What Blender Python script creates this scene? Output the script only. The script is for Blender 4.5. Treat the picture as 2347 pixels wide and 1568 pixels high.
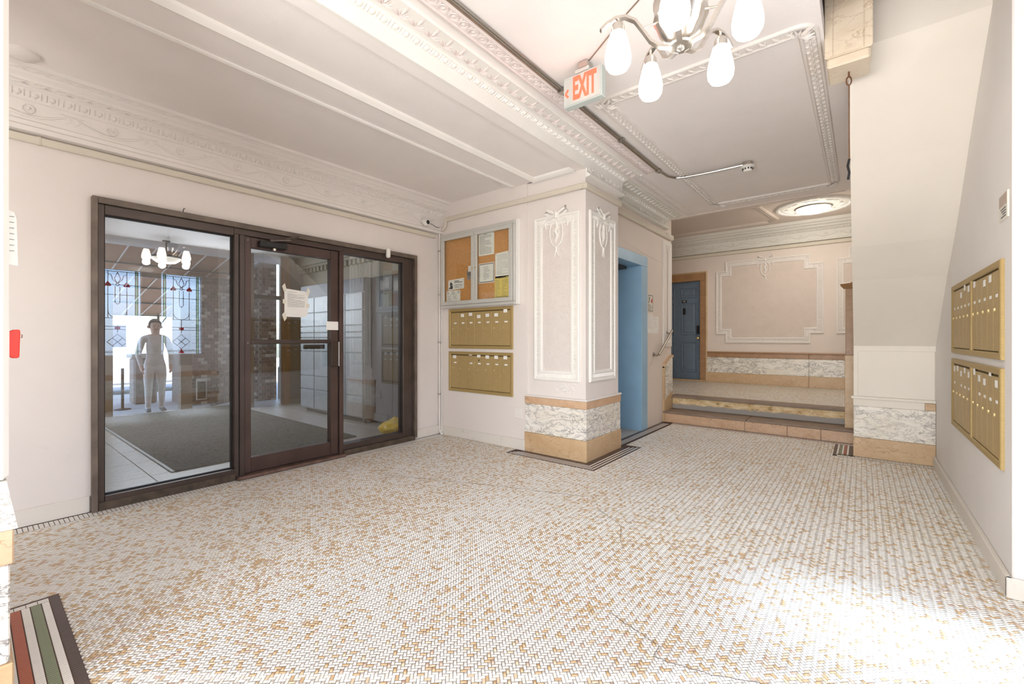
import bpy, bmesh, math, random
import numpy as np
from mathutils import Vector, Matrix, noise as mnoise

random.seed(7)
for _o in list(bpy.data.objects):
    bpy.data.objects.remove(_o)
SC = bpy.context.scene
COL = SC.collection
PI = math.pi
V = Vector

# ------------------------------------------------------------------ camera
YAW = math.atan(0.8015)
cam_d = bpy.data.cameras.new('camera')
cam = bpy.data.objects.new('camera', cam_d)
COL.objects.link(cam)
cam.location = (0, 0, 1.2)
cam.rotation_euler = (PI / 2, 0, YAW)
cam_d.sensor_width = 36
cam_d.lens = 36 * 1000 / 2347
cam_d.shift_y = -7 / 2347
cam_d.clip_start = 0.02
SC.camera = cam

# ------------------------------------------------------------------ light
SC.view_settings.view_transform = 'Standard'
SC.view_settings.look = 'None'
SC.view_settings.exposure = 0.12
SC.view_settings.gamma = 1.0
SC.view_settings.use_curve_mapping = False
SC.cycles.use_denoising = True
SC.cycles.max_bounces = 9
SC.cycles.diffuse_bounces = 5
SC.cycles.glossy_bounces = 4
SC.cycles.transparent_max_bounces = 12
SC.cycles.sample_clamp_indirect = 6
SC.cycles.caustics_reflective = False
SC.cycles.caustics_refractive = False

world = bpy.data.worlds.new('World')
SC.world = world
world.use_nodes = True
wn = world.node_tree.nodes
wl = world.node_tree.links
wn.clear()
w_out = wn.new('ShaderNodeOutputWorld')
w_bg = wn.new('ShaderNodeBackground')
w_sky = wn.new('ShaderNodeTexSky')
w_sky.sky_type = 'NISHITA'
w_sky.sun_disc = False
w_sky.sun_elevation = math.radians(52)
w_sky.sun_rotation = math.radians(80)
w_sky.altitude = 50
w_sky.dust_density = 2.0
w_bg.inputs['Strength'].default_value = 0.85
wl.new(w_sky.outputs[0], w_bg.inputs[0])
wl.new(w_bg.outputs[0], w_out.inputs[0])


def add_light(name, typ, loc, power, color=(1, 1, 1), target=None, **kw):
    d = bpy.data.lights.new(name, typ)
    d.energy = power
    d.color = color
    for k, v_ in kw.items():
        setattr(d, k, v_)
    o = bpy.data.objects.new(name, d)
    COL.objects.link(o)
    o.location = loc
    if target is not None:
        o.rotation_euler = (V(target) - V(loc)).to_track_quat('-Z', 'Y').to_euler()
    return o


# sun through the stained glass windows of the right-hand wall
add_light('sun', 'SUN', (6, 3, 8), 36.0, (1.0, 0.95, 0.88), angle=math.radians(11)).rotation_euler = \
    (V((-1.0, -0.12, -1.38))).to_track_quat('-Z', 'Y').to_euler()
# added fill light behind the camera, aimed up to brighten the ceilings
add_light('rear_fill', 'AREA', (-0.5, -2.45, 0.55), 185, (1.0, 0.98, 0.965), (-1.1, 0.1, 2.9),
          shape='RECTANGLE', size=2.6, size_y=1.4)
# daylight in the window recess on the right
add_light('window_daylight', 'AREA', (1.75, 2.0, 1.75), 25, (0.97, 0.98, 1.0), (-0.6, 2.1, 0.9),
          shape='RECTANGLE', size=2.0, size_y=1.6)
# daylight entering the vestibule from the street
add_light('street_daylight', 'AREA', (-8.75, 2.2, 1.9), 34, (0.86, 0.92, 1.0), (-5.0, 2.0, 0.4),
          shape='RECTANGLE', size=1.6, size_y=1.2)
# added fill light just under the landing ceiling, shining down
add_light('landing_fill', 'AREA', (-0.9, 7.6, 3.18), 20, (1.0, 0.93, 0.84), (-0.9, 7.5, 0),
          shape='RECTANGLE', size=1.2, size_y=0.8)


# ------------------------------------------------------------------ materials
def lin(c):
    out = []
    for x in c[:3]:
        x = x / 255.0
        out.append(x / 12.92 if x <= 0.04045 else ((x + 0.055) / 1.055) ** 2.4)
    return (out[0], out[1], out[2], 1.0)


class NT:
    def __init__(self, name):
        self.m = bpy.data.materials.new(name)
        self.m.use_nodes = True
        self.t = self.m.node_tree
        self.t.nodes.clear()
        self.out = self.n('ShaderNodeOutputMaterial')
        self.b = self.n('ShaderNodeBsdfPrincipled')
        self.l(self.b.outputs[0], self.out.inputs[0])

    def n(self, typ, **kw):
        x = self.t.nodes.new(typ)
        for k, v_ in kw.items():
            setattr(x, k, v_)
        return x

    def l(self, a, b):
        self.t.links.new(a, b)

    def set(self, **kw):
        for k, v_ in kw.items():
            self.b.inputs[k.replace('_', ' ')].default_value = v_

    def coords(self, scale=(1, 1, 1), rot=(0, 0, 0)):
        tc = self.n('ShaderNodeTexCoord')
        mp = self.n('ShaderNodeMapping')
        mp.inputs['Scale'].default_value = scale
        mp.inputs['Rotation'].default_value = rot
        self.l(tc.outputs['Object'], mp.inputs[0])
        return mp.outputs[0]

    def noise(self, vec, scale, detail=3, rough=0.55, dist=0.0):
        x = self.n('ShaderNodeTexNoise')
        x.inputs['Scale'].default_value = scale
        x.inputs['Detail'].default_value = detail
        x.inputs['Roughness'].default_value = rough
        x.inputs['Distortion'].default_value = dist
        if vec is not None:
            self.l(vec, x.inputs['Vector'])
        return x

    def ramp(self, fac, stops):
        r = self.n('ShaderNodeValToRGB')
        e = r.color_ramp.elements
        while len(e) < len(stops):
            e.new(0.5)
        for i, (p, c_) in enumerate(stops):
            e[i].position = p
            e[i].color = c_ if len(c_) == 4 else (*c_, 1)
        self.l(fac, r.inputs[0])
        return r.outputs[0]

    def mix(self, fac, a, b, mode='MIX'):
        m_ = self.n('ShaderNodeMix', data_type='RGBA', blend_type=mode)
        for sock, val in ((m_.inputs[0], fac), (m_.inputs[6], a), (m_.inputs[7], b)):
            if isinstance(val, (int, float)):
                sock.default_value = val
            elif isinstance(val, tuple):
                sock.default_value = val
            else:
                self.l(val, sock)
        return m_.outputs[2]

    def bump(self, height, strength=0.2, dist=0.01):
        b_ = self.n('ShaderNodeBump')
        b_.inputs['Strength'].default_value = strength
        b_.inputs['Distance'].default_value = dist
        self.l(height, b_.inputs['Height'])
        self.l(b_.outputs[0], self.b.inputs['Normal'])


def flat(name, rgb, rough=0.5, metal=0.0, var=0.05, scale=12.0, bump=0.0, spec=0.5, bscale=None, bdist=0.002):
    t = NT(name)
    v = t.coords()
    n = t.noise(v, scale, 4)
    c = lin(rgb)
    dk = tuple(x * (1 - var * 1.6) for x in c[:3]) + (1,)
    lt = tuple(min(1, x * (1 + var)) for x in c[:3]) + (1,)
    t.l(t.ramp(n.outputs[0], [(0.3, dk), (0.7, lt)]), t.b.inputs['Base Color'])
    t.set(Roughness=rough, Metallic=metal)
    t.b.inputs['Specular IOR Level'].default_value = spec
    if bump:
        n2 = t.noise(v, bscale or scale * 6, 4)
        t.bump(n2.outputs[0], bump, bdist)
    return t.m


def plaster(name, rgb, stain=(170, 155, 135), amount=0.12, bump=0.25):
    t = NT(name)
    v = t.coords()
    c = lin(rgb)
    n = t.noise(v, 1.6, 6, 0.6, 0.4)
    base = t.ramp(n.outputs[0], [(0.3, tuple(x * 0.95 for x in c[:3]) + (1,)), (0.65, c)])
    n2 = t.noise(v, 5.0, 8, 0.7, 0.8)
    spots = t.ramp(n2.outputs[0], [(0.62, (0, 0, 0, 1)), (0.8, (amount, amount, amount, 1))])
    t.l(t.mix(spots, base, lin(stain)), t.b.inputs['Base Color'])
    t.set(Roughness=0.62)
    t.b.inputs['Specular IOR Level'].default_value = 0.3
    n3 = t.noise(v, 26, 5, 0.6)
    t.bump(n3.outputs[0], bump, 0.004)
    return t.m


def stucco(name, rgb):
    t = NT(name)
    v = t.coords()
    t.l(t.ramp(t.noise(v, 8, 4).outputs[0], [(0.3, tuple(x * .95 for x in lin(rgb)[:3]) + (1,)), (0.7, lin(rgb))]),
        t.b.inputs['Base Color'])
    t.set(Roughness=0.7)
    n = t.noise(v, 55, 3, 0.5, 1.2)
    t.bump(n.outputs[0], 0.75, 0.012)
    return t.m


def marble_white(name):
    t = NT(name)
    v = t.coords((0.75, 0.75, 1.7))
    n0 = t.noise(v, 3.5, 6, 0.65)
    add = t.n('ShaderNodeVectorMath', operation='MULTIPLY_ADD')
    t.l(n0.outputs[1], add.inputs[0])
    add.inputs[1].default_value = (0.55, 0.55, 0.55)
    t.l(v, add.inputs[2])
    vo = t.n('ShaderNodeTexVoronoi', feature='DISTANCE_TO_EDGE')
    vo.inputs['Scale'].default_value = 8.5
    t.l(add.outputs[0], vo.inputs['Vector'])
    veins = t.ramp(vo.outputs['Distance'], [(0.0, (0.9, 0.9, 0.9, 1)), (0.025, (0.5, 0.5, 0.5, 1)), (0.07, (0, 0, 0, 1))])
    n1 = t.noise(v, 5.0, 9, 0.68, 1.3)
    fine = t.ramp(n1.outputs[0], [(0.465, (0, 0, 0, 1)), (0.495, (0.75, 0.75, 0.75, 1)), (0.525, (0, 0, 0, 1))])
    n2 = t.noise(v, 3.4, 4, 0.6)
    mask = t.ramp(n2.outputs[0], [(0.42, (0.0, 0.0, 0.0, 1)), (0.60, (1, 1, 1, 1))])
    n3 = t.noise(v, 2.6, 3, 0.6, 0.5)
    mask2 = t.ramp(n3.outputs[0], [(0.36, (0.1, 0.1, 0.1, 1)), (0.55, (1, 1, 1, 1))])
    base = t.ramp(t.noise(v, 4, 3).outputs[0], [(0.3, lin((226, 219, 204))), (0.7, lin((240, 236, 228)))])
    c1 = t.mix(t.mix(1.0, veins, mask, 'MULTIPLY'), base, lin((84, 80, 82)))
    c2 = t.mix(t.mix(1.0, fine, mask2, 'MULTIPLY'), c1, lin((104, 98, 98)))
    t.l(c2, t.b.inputs['Base Color'])
    t.set(Roughness=0.32)
    return t.m


def marble_tan(name, a=(190, 158, 118), b=(206, 178, 142), vein=(150, 108, 74)):
    t = NT(name)
    v = t.coords((1, 1, 1.5))
    base = t.ramp(t.noise(v, 6, 6, 0.65).outputs[0], [(0.3, lin(a)), (0.7, lin(b))])
    n0 = t.noise(v, 5, 5, 0.6)
    add = t.n('ShaderNodeVectorMath', operation='MULTIPLY_ADD')
    t.l(n0.outputs[1], add.inputs[0])
    add.inputs[1].default_value = (0.35, 0.35, 0.35)
    t.l(v, add.inputs[2])
    vo = t.n('ShaderNodeTexVoronoi', feature='DISTANCE_TO_EDGE')
    vo.inputs['Scale'].default_value = 8
    t.l(add.outputs[0], vo.inputs['Vector'])
    veins = t.ramp(vo.outputs['Distance'], [(0.0, (0.75, 0.75, 0.75, 1)), (0.035, (0, 0, 0, 1))])
    mask = t.ramp(t.noise(v, 3, 3).outputs[0], [(0.4, (0.1, 0.1, 0.1, 1)), (0.6, (1, 1, 1, 1))])
    t.l(t.mix(t.mix(1.0, veins, mask, 'MULTIPLY'), base, lin(vein)), t.b.inputs['Base Color'])
    t.set(Roughness=0.36)
    return t.m


def riser_worn(name):
    t = NT(name)
    v = t.coords((1, 1, 2.0))
    n = t.noise(v, 9, 7, 0.7, 0.3)
    c = t.ramp(n.outputs[0], [(0.30, lin((96, 72, 48))), (0.40, lin((206, 172, 120))), (0.6, lin((236, 214, 172)))])
    tc = t.n('ShaderNodeTexCoord')
    sp = t.n('ShaderNodeSeparateXYZ')
    t.l(tc.outputs['Object'], sp.inputs[0])
    wob = t.noise(v, 14, 4)
    ad = t.n('ShaderNodeMath', operation='MULTIPLY_ADD')
    t.l(wob.outputs[0], ad.inputs[0])
    ad.inputs[1].default_value = 0.05
    t.l(sp.outputs[2], ad.inputs[2])
    f = t.ramp(ad.outputs[0], [(0.245, (1, 1, 1, 1)), (0.262, (0, 0, 0, 1))])
    t.l(t.mix(f, c, lin((158, 152, 146))), t.b.inputs['Base Color'])
    t.set(Roughness=0.6)
    return t.m


def glass(name, tint=(0.93, 0.97, 0.96), ior=1.9, rough=0.0):
    t = NT(name)
    t.t.nodes.remove(t.b)
    tr = t.n('ShaderNodeBsdfTransparent')
    tr.inputs[0].default_value = (*tint, 1)
    gl = t.n('ShaderNodeBsdfGlossy')
    gl.inputs['Roughness'].default_value = rough
    gl.inputs[0].default_value = (1, 1, 1, 1)
    fr = t.n('ShaderNodeFresnel')
    fr.inputs[0].default_value = ior
    ge = t.n('ShaderNodeNewGeometry')
    inv = t.n('ShaderNodeMath', operation='SUBTRACT')
    inv.inputs[0].default_value = 1.0
    t.l(ge.outputs['Backfacing'], inv.inputs[1])
    mu = t.n('ShaderNodeMath', operation='MULTIPLY')
    t.l(fr.outputs[0], mu.inputs[0])
    t.l(inv.outputs[0], mu.inputs[1])
    mx = t.n('ShaderNodeMixShader')
    t.l(mu.outputs[0], mx.inputs[0])
    t.l(tr.outputs[0], mx.inputs[1])
    t.l(gl.outputs[0], mx.inputs[2])
    t.l(mx.outputs[0], t.out.inputs[0])
    return t.m


def stained(name, rgb, through=0.5):
    """textured window glass: lets part of the light straight through, scatters the rest"""
    t = NT(name)
    t.t.nodes.remove(t.b)
    c = lin(rgb)
    tr = t.n('ShaderNodeBsdfTransparent')
    tr.inputs[0].default_value = c
    tl = t.n('ShaderNodeBsdfTranslucent')
    n = t.noise(t.coords(), 60, 4)
    t.l(t.ramp(n.outputs[0], [(0.3, tuple(x * .75 for x in c[:3]) + (1,)), (0.7, c)]), tl.inputs[0])
    mx = t.n('ShaderNodeMixShader')
    mx.inputs[0].default_value = 1 - through
    t.l(tr.outputs[0], mx.inputs[1])
    t.l(tl.outputs[0], mx.inputs[2])
    t.l(mx.outputs[0], t.out.inputs[0])
    return t.m


def emit(name, rgb, strength, base=None):
    t = NT(name)
    t.set(Roughness=0.4)
    t.b.inputs['Base Color'].default_value = lin(base or rgb)
    t.b.inputs['Emission Color'].default_value = lin(rgb)
    t.b.inputs['Emission Strength'].default_value = strength
    return t.m


def brushed(name, rgb, rough=0.3, aniso=(1, 1, 30), metal=1.0):
    t = NT(name)
    v = t.coords(aniso)
    c = lin(rgb)
    n = t.noise(v, 14, 4)
    t.l(t.ramp(n.outputs[0], [(0.3, tuple(x * .88 for x in c[:3]) + (1,)), (0.7, c)]), t.b.inputs['Base Color'])
    t.set(Roughness=rough, Metallic=metal)
    t.bump(n.outputs[0], 0.05, 0.001)
    return t.m


def wood(name, rgb):
    t = NT(name)
    v = t.coords((10, 10, 1))
    c = lin(rgb)
    n = t.noise(v, 4, 6, 0.6, 0.5)
    t.l(t.ramp(n.outputs[0], [(0.3, tuple(x * .6 for x in c[:3]) + (1,)), (0.7, c)]), t.b.inputs['Base Color'])
    t.set(Roughness=0.45)
    return t.m


def carpet(name, rgb):
    t = NT(name)
    v = t.coords()
    c = lin(rgb)
    n = t.noise(v, 9, 5)
    n2 = t.noise(v, 300, 2)
    a = t.ramp(n.outputs[0], [(0.3, tuple(x * .8 for x in c[:3]) + (1,)), (0.7, c)])
    b = t.ramp(n2.outputs[0], [(0.3, (0.55, 0.55, 0.55, 1)), (0.7, (1.2, 1.2, 1.2, 1))])
    t.l(t.mix(1.0, a, b, 'MULTIPLY'), t.b.inputs['Base Color'])
    t.set(Roughness=0.95)
    t.bump(n2.outputs[0], 0.6, 0.004)
    return t.m


M = {}
M['wall'] = plaster('wall_plaster', (228, 220, 214))
M['wall_pink'] = plaster('pinkish_wall_plaster', (226, 214, 204))
M['wall_right'] = plaster('right_wall_plaster', (233, 229, 225))
M['soffit'] = plaster('stair_soffit_plaster', (238, 232, 222), amount=0.05)
M['ceiling'] = plaster('ceiling_plaster', (243, 237, 233), amount=0.05, bump=0.3)
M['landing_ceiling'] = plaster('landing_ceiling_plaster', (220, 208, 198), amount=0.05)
M['trim'] = plaster('white_trim_paint', (238, 235, 229), amount=0.06, bump=0.12)
M['trim_pale'] = plaster('cornice_paint', (231, 225, 219), amount=0.06, bump=0.15)
M['trim_grey'] = plaster('greenish_cornice_paint', (226, 224, 216), amount=0.05, bump=0.15)
M['leafpink'] = plaster('pinkish_relief_paint', (228, 217, 213), amount=0.04, bump=0.15)
M['base'] = plaster('baseboard_paint', (224, 218, 208), stain=(150, 132, 108), amount=0.5, bump=0.2)
M['stucco'] = stucco('rough_stucco', (228, 219, 212))
M['stucco_pink'] = stucco('rough_pink_stucco', (222, 208, 197))
M['mwhite'] = marble_white('white_veined_marble')
M['mtan'] = marble_tan('tan_marble')
M['mrose'] = marble_tan('rose_tan_marble', (196, 158, 124), (212, 182, 152), (150, 108, 80))
M['mcream'] = marble_tan('cream_marble', (216, 200, 176), (230, 217, 196), (178, 152, 122))
M['mbrown'] = marble_tan('brown_door_marble', (150, 112, 78), (178, 138, 98), (106, 72, 48))
M['riser'] = riser_worn('worn_riser_paint')
M['slate'] = flat('brown_slate', (136, 116, 100), 0.5, var=0.12, scale=8, bump=0.1)
M['bronze'] = flat('dark_bronze_metal', (78, 66, 60), 0.38, 0.35, 0.12, 5)
M['bronze_casing'] = flat('weathered_bronze_metal', (112, 100, 90), 0.5, 0.3, 0.2, 7)
M['bronze_brown'] = flat('brown_door_metal', (84, 66, 60), 0.38, 0.3, 0.12, 5)
M['handle_dark'] = flat('dark_handle_bronze', (62, 48, 38), 0.45, 0.2, 0.1)
M['copper'] = flat('worn_copper_threshold', (128, 104, 94), 0.4, 0.5, 0.2, 12)
M['black'] = flat('black_rubber', (26, 24, 24), 0.5, 0.0, 0.1)
M['darksill'] = flat('dirty_sill_metal', (84, 72, 60), 0.6, 0.2, 0.3, 14)
M['gold'] = brushed('gold_mailbox_metal', (186, 160, 108), 0.45, (1, 1, 18), 0.25)
M['gold_frame'] = brushed('gold_frame_metal', (178, 152, 98), 0.48, (1, 1, 12), 0.25)
M['gap'] = flat('dark_gap', (92, 74, 36), 0.7)
M['nickel'] = brushed('brushed_nickel', (206, 200, 192), 0.28)
M['steel'] = brushed('stainless_tube', (180, 176, 168), 0.25)
M['alu'] = brushed('aluminium_frame', (206, 205, 198), 0.42, (1, 1, 20), 0.15)
M['brass'] = flat('brass_lock', (214, 192, 140), 0.3, 0.7)
M['cork'] = flat('cork_board', (206, 148, 88), 0.85, var=0.1, scale=60, bump=0.3)
M['paper'] = flat('white_paper', (238, 236, 232), 0.8, var=0.02)
M['paper_grey'] = flat('grey_photocopy', (150, 142, 142), 0.8, var=0.3, scale=30)
M['paper_yellow'] = flat('yellow_paper', (232, 208, 120), 0.8, var=0.03)
M['paper_tan'] = flat('tan_card', (188, 172, 158), 0.8, var=0.04)
M['tape'] = flat('masking_tape', (226, 222, 208), 0.7, var=0.03)
M['ink'] = flat('printed_ink', (92, 90, 92), 0.8, var=0.05)
M['ink_black'] = flat('black_ink', (30, 28, 30), 0.8, var=0.05)
M['ink_red'] = flat('red_ink', (196, 60, 48), 0.8, var=0.05)
M['blue'] = flat('pale_blue_paint', (150, 186, 212), 0.4, var=0.04, scale=4)
M['blue_dim'] = flat('blue_elevator_door_paint', (140, 176, 200), 0.4, var=0.04)
M['doorblue'] = flat('slate_blue_door_paint', (104, 122, 142), 0.45, var=0.05)
M['red'] = flat('red_alarm_plastic', (224, 44, 28), 0.35, var=0.03)
M['whiteplastic'] = flat('white_plastic', (232, 230, 224), 0.4, var=0.02)
M['signgrey'] = flat('exit_sign_housing', (176, 184, 180), 0.45, var=0.02)
M['exitred'] = emit('exit_letter_red', (255, 82, 58), 1.6)
M['shade'] = emit('lit_shade_glass', (255, 249, 240), 9.0)
M['bowl'] = emit('lit_lamp_bowl', (255, 247, 232), 2.4)
M['bowl_dim'] = emit('vestibule_lamp_bowl', (255, 247, 235), 0.6)
M['glass'] = glass('window_glass', (0.94, 0.955, 0.955), ior=2.15)
M['glass_board'] = glass('case_glass', (0.97, 0.98, 0.96), ior=1.55)
M['glass_clear'] = glass('street_glass', (0.96, 0.97, 0.98), ior=1.5)
M['lead'] = flat('lead_came', (60, 62, 66), 0.5, 0.5)
M['sg_blue'] = stained('pale_textured_glass', (206, 220, 238), 0.82)
M['sg_green'] = stained('pale_green_glass', (214, 224, 200), 0.75)
M['sg_red'] = stained('rose_red_glass', (206, 60, 88), 0.5)
M['wood'] = wood('orange_wood', (160, 108, 64))
M['darkwood'] = wood('dark_brown_wood', (92, 68, 52))
M['carpet'] = carpet('grey_green_carpet', (96, 94, 84))
M['carpet_edge'] = flat('mat_edge_rubber', (168, 172, 178), 0.5)
M['vinyl'] = flat('grey_vinyl_tile', (182, 176, 168), 0.35, var=0.06, scale=14)
M['joint'] = flat('floor_joint', (120, 114, 108), 0.8)
M['cream'] = plaster('vestibule_cream_paint', (206, 198, 180), amount=0.05)
M['vestwall'] = plaster('vestibule_outer_wall', (150, 134, 120), amount=0.2)
M['locker'] = flat('grey_locker_steel', (168, 172, 178), 0.4, 0.2, 0.06, 10)
M['locker_dark'] = flat('dark_locker_header', (62, 65, 78), 0.4, 0.2)
M['yellowbag'] = flat('yellow_plastic_bag', (240, 200, 20), 0.25, var=0.08, scale=14)
M['brick1'] = flat('brown_brick', (132, 106, 98), 0.85, var=0.15, scale=40)
M['brick2'] = flat('dark_brick', (104, 82, 78), 0.85, var=0.15, scale=40)
M['brick3'] = flat('pale_brick', (196, 182, 172), 0.85, var=0.1, scale=40)
M['mortar'] = flat('mortar', (150, 140, 134), 0.9)
M['awning'] = flat('brown_awning_cloth', (176, 128, 92), 0.8, var=0.05)
M['awning_rib'] = flat('pale_awning_rib', (220, 210, 200), 0.5)
M['concrete'] = flat('pale_concrete', (204, 202, 198), 0.85, var=0.06)
M['asphalt'] = flat('grey_asphalt', (150, 150, 152), 0.9)
M['iron'] = flat('black_iron', (66, 60, 58), 0.5, 0.3)
M['rust'] = flat('rusty_iron', (120, 84, 60), 0.6, 0.5, 0.2, 30)
M['vanwhite'] = flat('white_car_paint', (236, 238, 240), 0.3)
M['greycloth'] = flat('pale_grey_cloth', (216, 206, 202), 0.9, var=0.08, scale=10, bump=0.2)
M['trousers'] = flat('grey_trousers_cloth', (224, 218, 214), 0.9, var=0.06)
M['redcloth'] = flat('dark_red_cloth', (150, 70, 78), 0.85)
M['skin'] = flat('skin', (206, 166, 146), 0.6, var=0.04)
M['hair'] = flat('grey_brown_hair', (104, 92, 88), 0.7)
M['shoe'] = flat('grey_shoe', (110, 106, 106), 0.6)
TILE = ['tile_white', 'tile_offwhite', 'tile_tan', 'tile_paletan', 'tile_pinkish', 'tile_dark', 'tile_red', 'tile_green']
for nm, c_ in zip(TILE, [(239, 236, 229), (228, 223, 213), (206, 176, 136), (218, 198, 168), (208, 182, 162),
                         (82, 66, 60), (176, 92, 60), (128, 138, 108)]):
    M[nm] = flat(nm, c_, 0.30, var=0.035, scale=90, spec=0.4)
M['grout'] = flat('dark_grout', (112, 100, 90), 0.9, var=0.1, scale=20)
M['grout_brown'] = flat('brown_border_grout', (86, 66, 58), 0.9, var=0.1, scale=20)


# ------------------------------------------------------------------ mesh helpers
class MB:
    def __init__(self):
        self.v = []
        self.f = []
        self.mi = []
        self.cur = 0

    def add(self, verts, faces):
        k = len(self.v)
        self.v.extend([tuple(p) for p in verts])
        for f in faces:
            self.f.append(tuple(i + k for i in f))
            self.mi.append(self.cur)
        return self

    def box(self, x0, x1, y0, y1, z0, z1):
        if x0 > x1: x0, x1 = x1, x0
        if y0 > y1: y0, y1 = y1, y0
        if z0 > z1: z0, z1 = z1, z0
        return self.add([(x0, y0, z0), (x1, y0, z0), (x1, y1, z0), (x0, y1, z0),
                         (x0, y0, z1), (x1, y0, z1), (x1, y1, z1), (x0, y1, z1)],
                        [(0, 3, 2, 1), (4, 5, 6, 7), (0, 1, 5, 4), (1, 2, 6, 5), (2, 3, 7, 6), (3, 0, 4, 7)])

    def tube(self, pts, r, n=10, cap=True, closed=False):
        pts = [V(p) for p in pts]
        rs = r if isinstance(r, (list, tuple)) else [r] * len(pts)
        rings = []
        ref = None
        for i, p in enumerate(pts):
            if closed:
                t = (pts[(i + 1) % len(pts)] - pts[i - 1]).normalized()
            else:
                t = (pts[min(i + 1, len(pts) - 1)] - pts[max(i - 1, 0)]).normalized()
            if ref is None:
                ref = V((0, 0, 1)) if abs(t.z) < 0.9 else V((1, 0, 0))
            a = t.cross(ref)
            if a.length < 1e-6:
                a = t.cross(V((0, 1, 0)))
            a.normalize()
            b = a.cross(t).normalized()
            ref = b
            rings.append([p + (a * math.cos(2 * PI * k / n) + b * math.sin(2 * PI * k / n)) * rs[i] for k in range(n)])
        vs = [q for rg in rings for q in rg]
        fs = []
        m = len(rings)
        for i in range(m if closed else m - 1):
            j = (i + 1) % m
            for k in range(n):
                k2 = (k + 1) % n
                fs.append((i * n + k, i * n + k2, j * n + k2, j * n + k))
        if cap and not closed:
            fs.append(tuple(range(n))[::-1])
            fs.append(tuple((m - 1) * n + k for k in range(n)))
        return self.add(vs, fs)

    def strip(self, pts, w, h, up=(0, 0, 1)):
        """rectangular bar swept along points; w across, h along up"""
        pts = [V(p) for p in pts]
        rings = []
        for i, p in enumerate(pts):
            t = (pts[min(i + 1, len(pts) - 1)] - pts[max(i - 1, 0)]).normalized()
            a = t.cross(V(up)).normalized()
            b = a.cross(t).normalized()
            rings.append([p - a * w / 2 - b * h / 2, p + a * w / 2 - b * h / 2, p + a * w / 2 + b * h / 2, p - a * w / 2 + b * h / 2])
        vs = [q for rg in rings for q in rg]
        fs = []
        for i in range(len(rings) - 1):
            for k in range(4):
                k2 = (k + 1) % 4
                fs.append((i * 4 + k, i * 4 + k2, i * 4 + 4 + k2, i * 4 + 4 + k))
        fs.append((3, 2, 1, 0))
        e = (len(rings) - 1) * 4
        fs.append((e, e + 1, e + 2, e + 3))
        return self.add(vs, fs)

    def lathe(self, prof, c, n=24, axis='z', cap=True):
        """prof: (radius, height) list around the axis through c"""
        vs = []
        for r, h in prof:
            for k in range(n):
                ca, sa = math.cos(2 * PI * k / n) * r, math.sin(2 * PI * k / n) * r
                if axis == 'z':
                    vs.append((c[0] + ca, c[1] + sa, c[2] + h))
                elif axis == 'y':
                    vs.append((c[0] + ca, c[1] + h, c[2] + sa))
                else:
                    vs.append((c[0] + h, c[1] + ca, c[2] + sa))
        fs = []
        for i in range(len(prof) - 1):
            for k in range(n):
                k2 = (k + 1) % n
                fs.append((i * n + k, i * n + k2, (i + 1) * n + k2, (i + 1) * n + k))
        if cap:
            fs.append(tuple(range(n))[::-1])
            fs.append(tuple((len(prof) - 1) * n + k for k in range(n)))
        return self.add(vs, fs)

    def prism(self, poly, mp, d0, d1):
        """poly (a,b) extruded from d0 to d1; mp(a,b,d) -> xyz"""
        n = len(poly)
        vs = [mp(a, b, d0) for a, b in poly] + [mp(a, b, d1) for a, b in poly]
        fs = [tuple(range(n))[::-1], tuple(n + i for i in range(n))]
        for i in range(n):
            j = (i + 1) % n
            fs.append((i, j, n + j, n + i))
        return self.add(vs, fs)

    def frame(self, path, prof, mp, closed=True):
        """moulding: prof (inward offset, height) run round a 2-D path with mitred corners"""
        n = len(path)
        area = sum(path[i][0] * path[(i + 1) % n][1] - path[(i + 1) % n][0] * path[i][1] for i in range(n))
        sg = 1 if area > 0 else -1
        rings = []
        for i in range(n):
            p = V((path[i][0], path[i][1]))
            q0 = V((path[i - 1][0], path[i - 1][1]))
            q1 = V((path[(i + 1) % n][0], path[(i + 1) % n][1]))
            if not closed and i == 0:
                q0 = p - (q1 - p)
            if not closed and i == n - 1:
                q1 = p + (p - q0)
            d0 = (p - q0).normalized()
            d1 = (q1 - p).normalized()
            n0 = V((-d0.y, d0.x)) * sg
            n1 = V((-d1.y, d1.x)) * sg
            bis = n0 + n1
            bis = bis / max(0.2, bis.dot(n0))
            rings.append([mp(p.x + bis.x * o, p.y + bis.y * o, h) for o, h in prof])
        m = len(prof)
        vs = [q for r in rings for q in r]
        fs = []
        for i in range(n if closed else n - 1):
            j = (i + 1) % n
            for k in range(m - 1):
                fs.append((i * m + k, j * m + k, j * m + k + 1, i * m + k + 1))
        return self.add(vs, fs)

    def mesh(self, name, mats, smooth=False, bevel=0.0, fix=True):
        me = bpy.data.meshes.new(name)
        me.from_pydata(self.v, [], self.f)
        for m_ in (mats if isinstance(mats, (list, tuple)) else [mats]):
            me.materials.append(m_)
        me.polygons.foreach_set('material_index', self.mi)
        if fix or bevel:
            bm = bmesh.new()
            bm.from_mesh(me)
            bmesh.ops.recalc_face_normals(bm, faces=bm.faces)
            if bevel:
                es = [e for e in bm.edges if len(e.link_faces) == 2 and e.calc_face_angle(0) > 0.6]
                bmesh.ops.bevel(bm, geom=es, offset=bevel, segments=1, affect='EDGES')
            bm.to_mesh(me)
            bm.free()
        if smooth:
            me.polygons.foreach_set('use_smooth', [True] * len(me.polygons))
            try:
                me.set_sharp_from_angle(angle=math.radians(42))
            except Exception:
                pass
        me.update()
        return me

    def build(self, name, mats, parent=None, **kw):
        return place(name, self.mesh(name, mats, **kw), parent)


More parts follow.
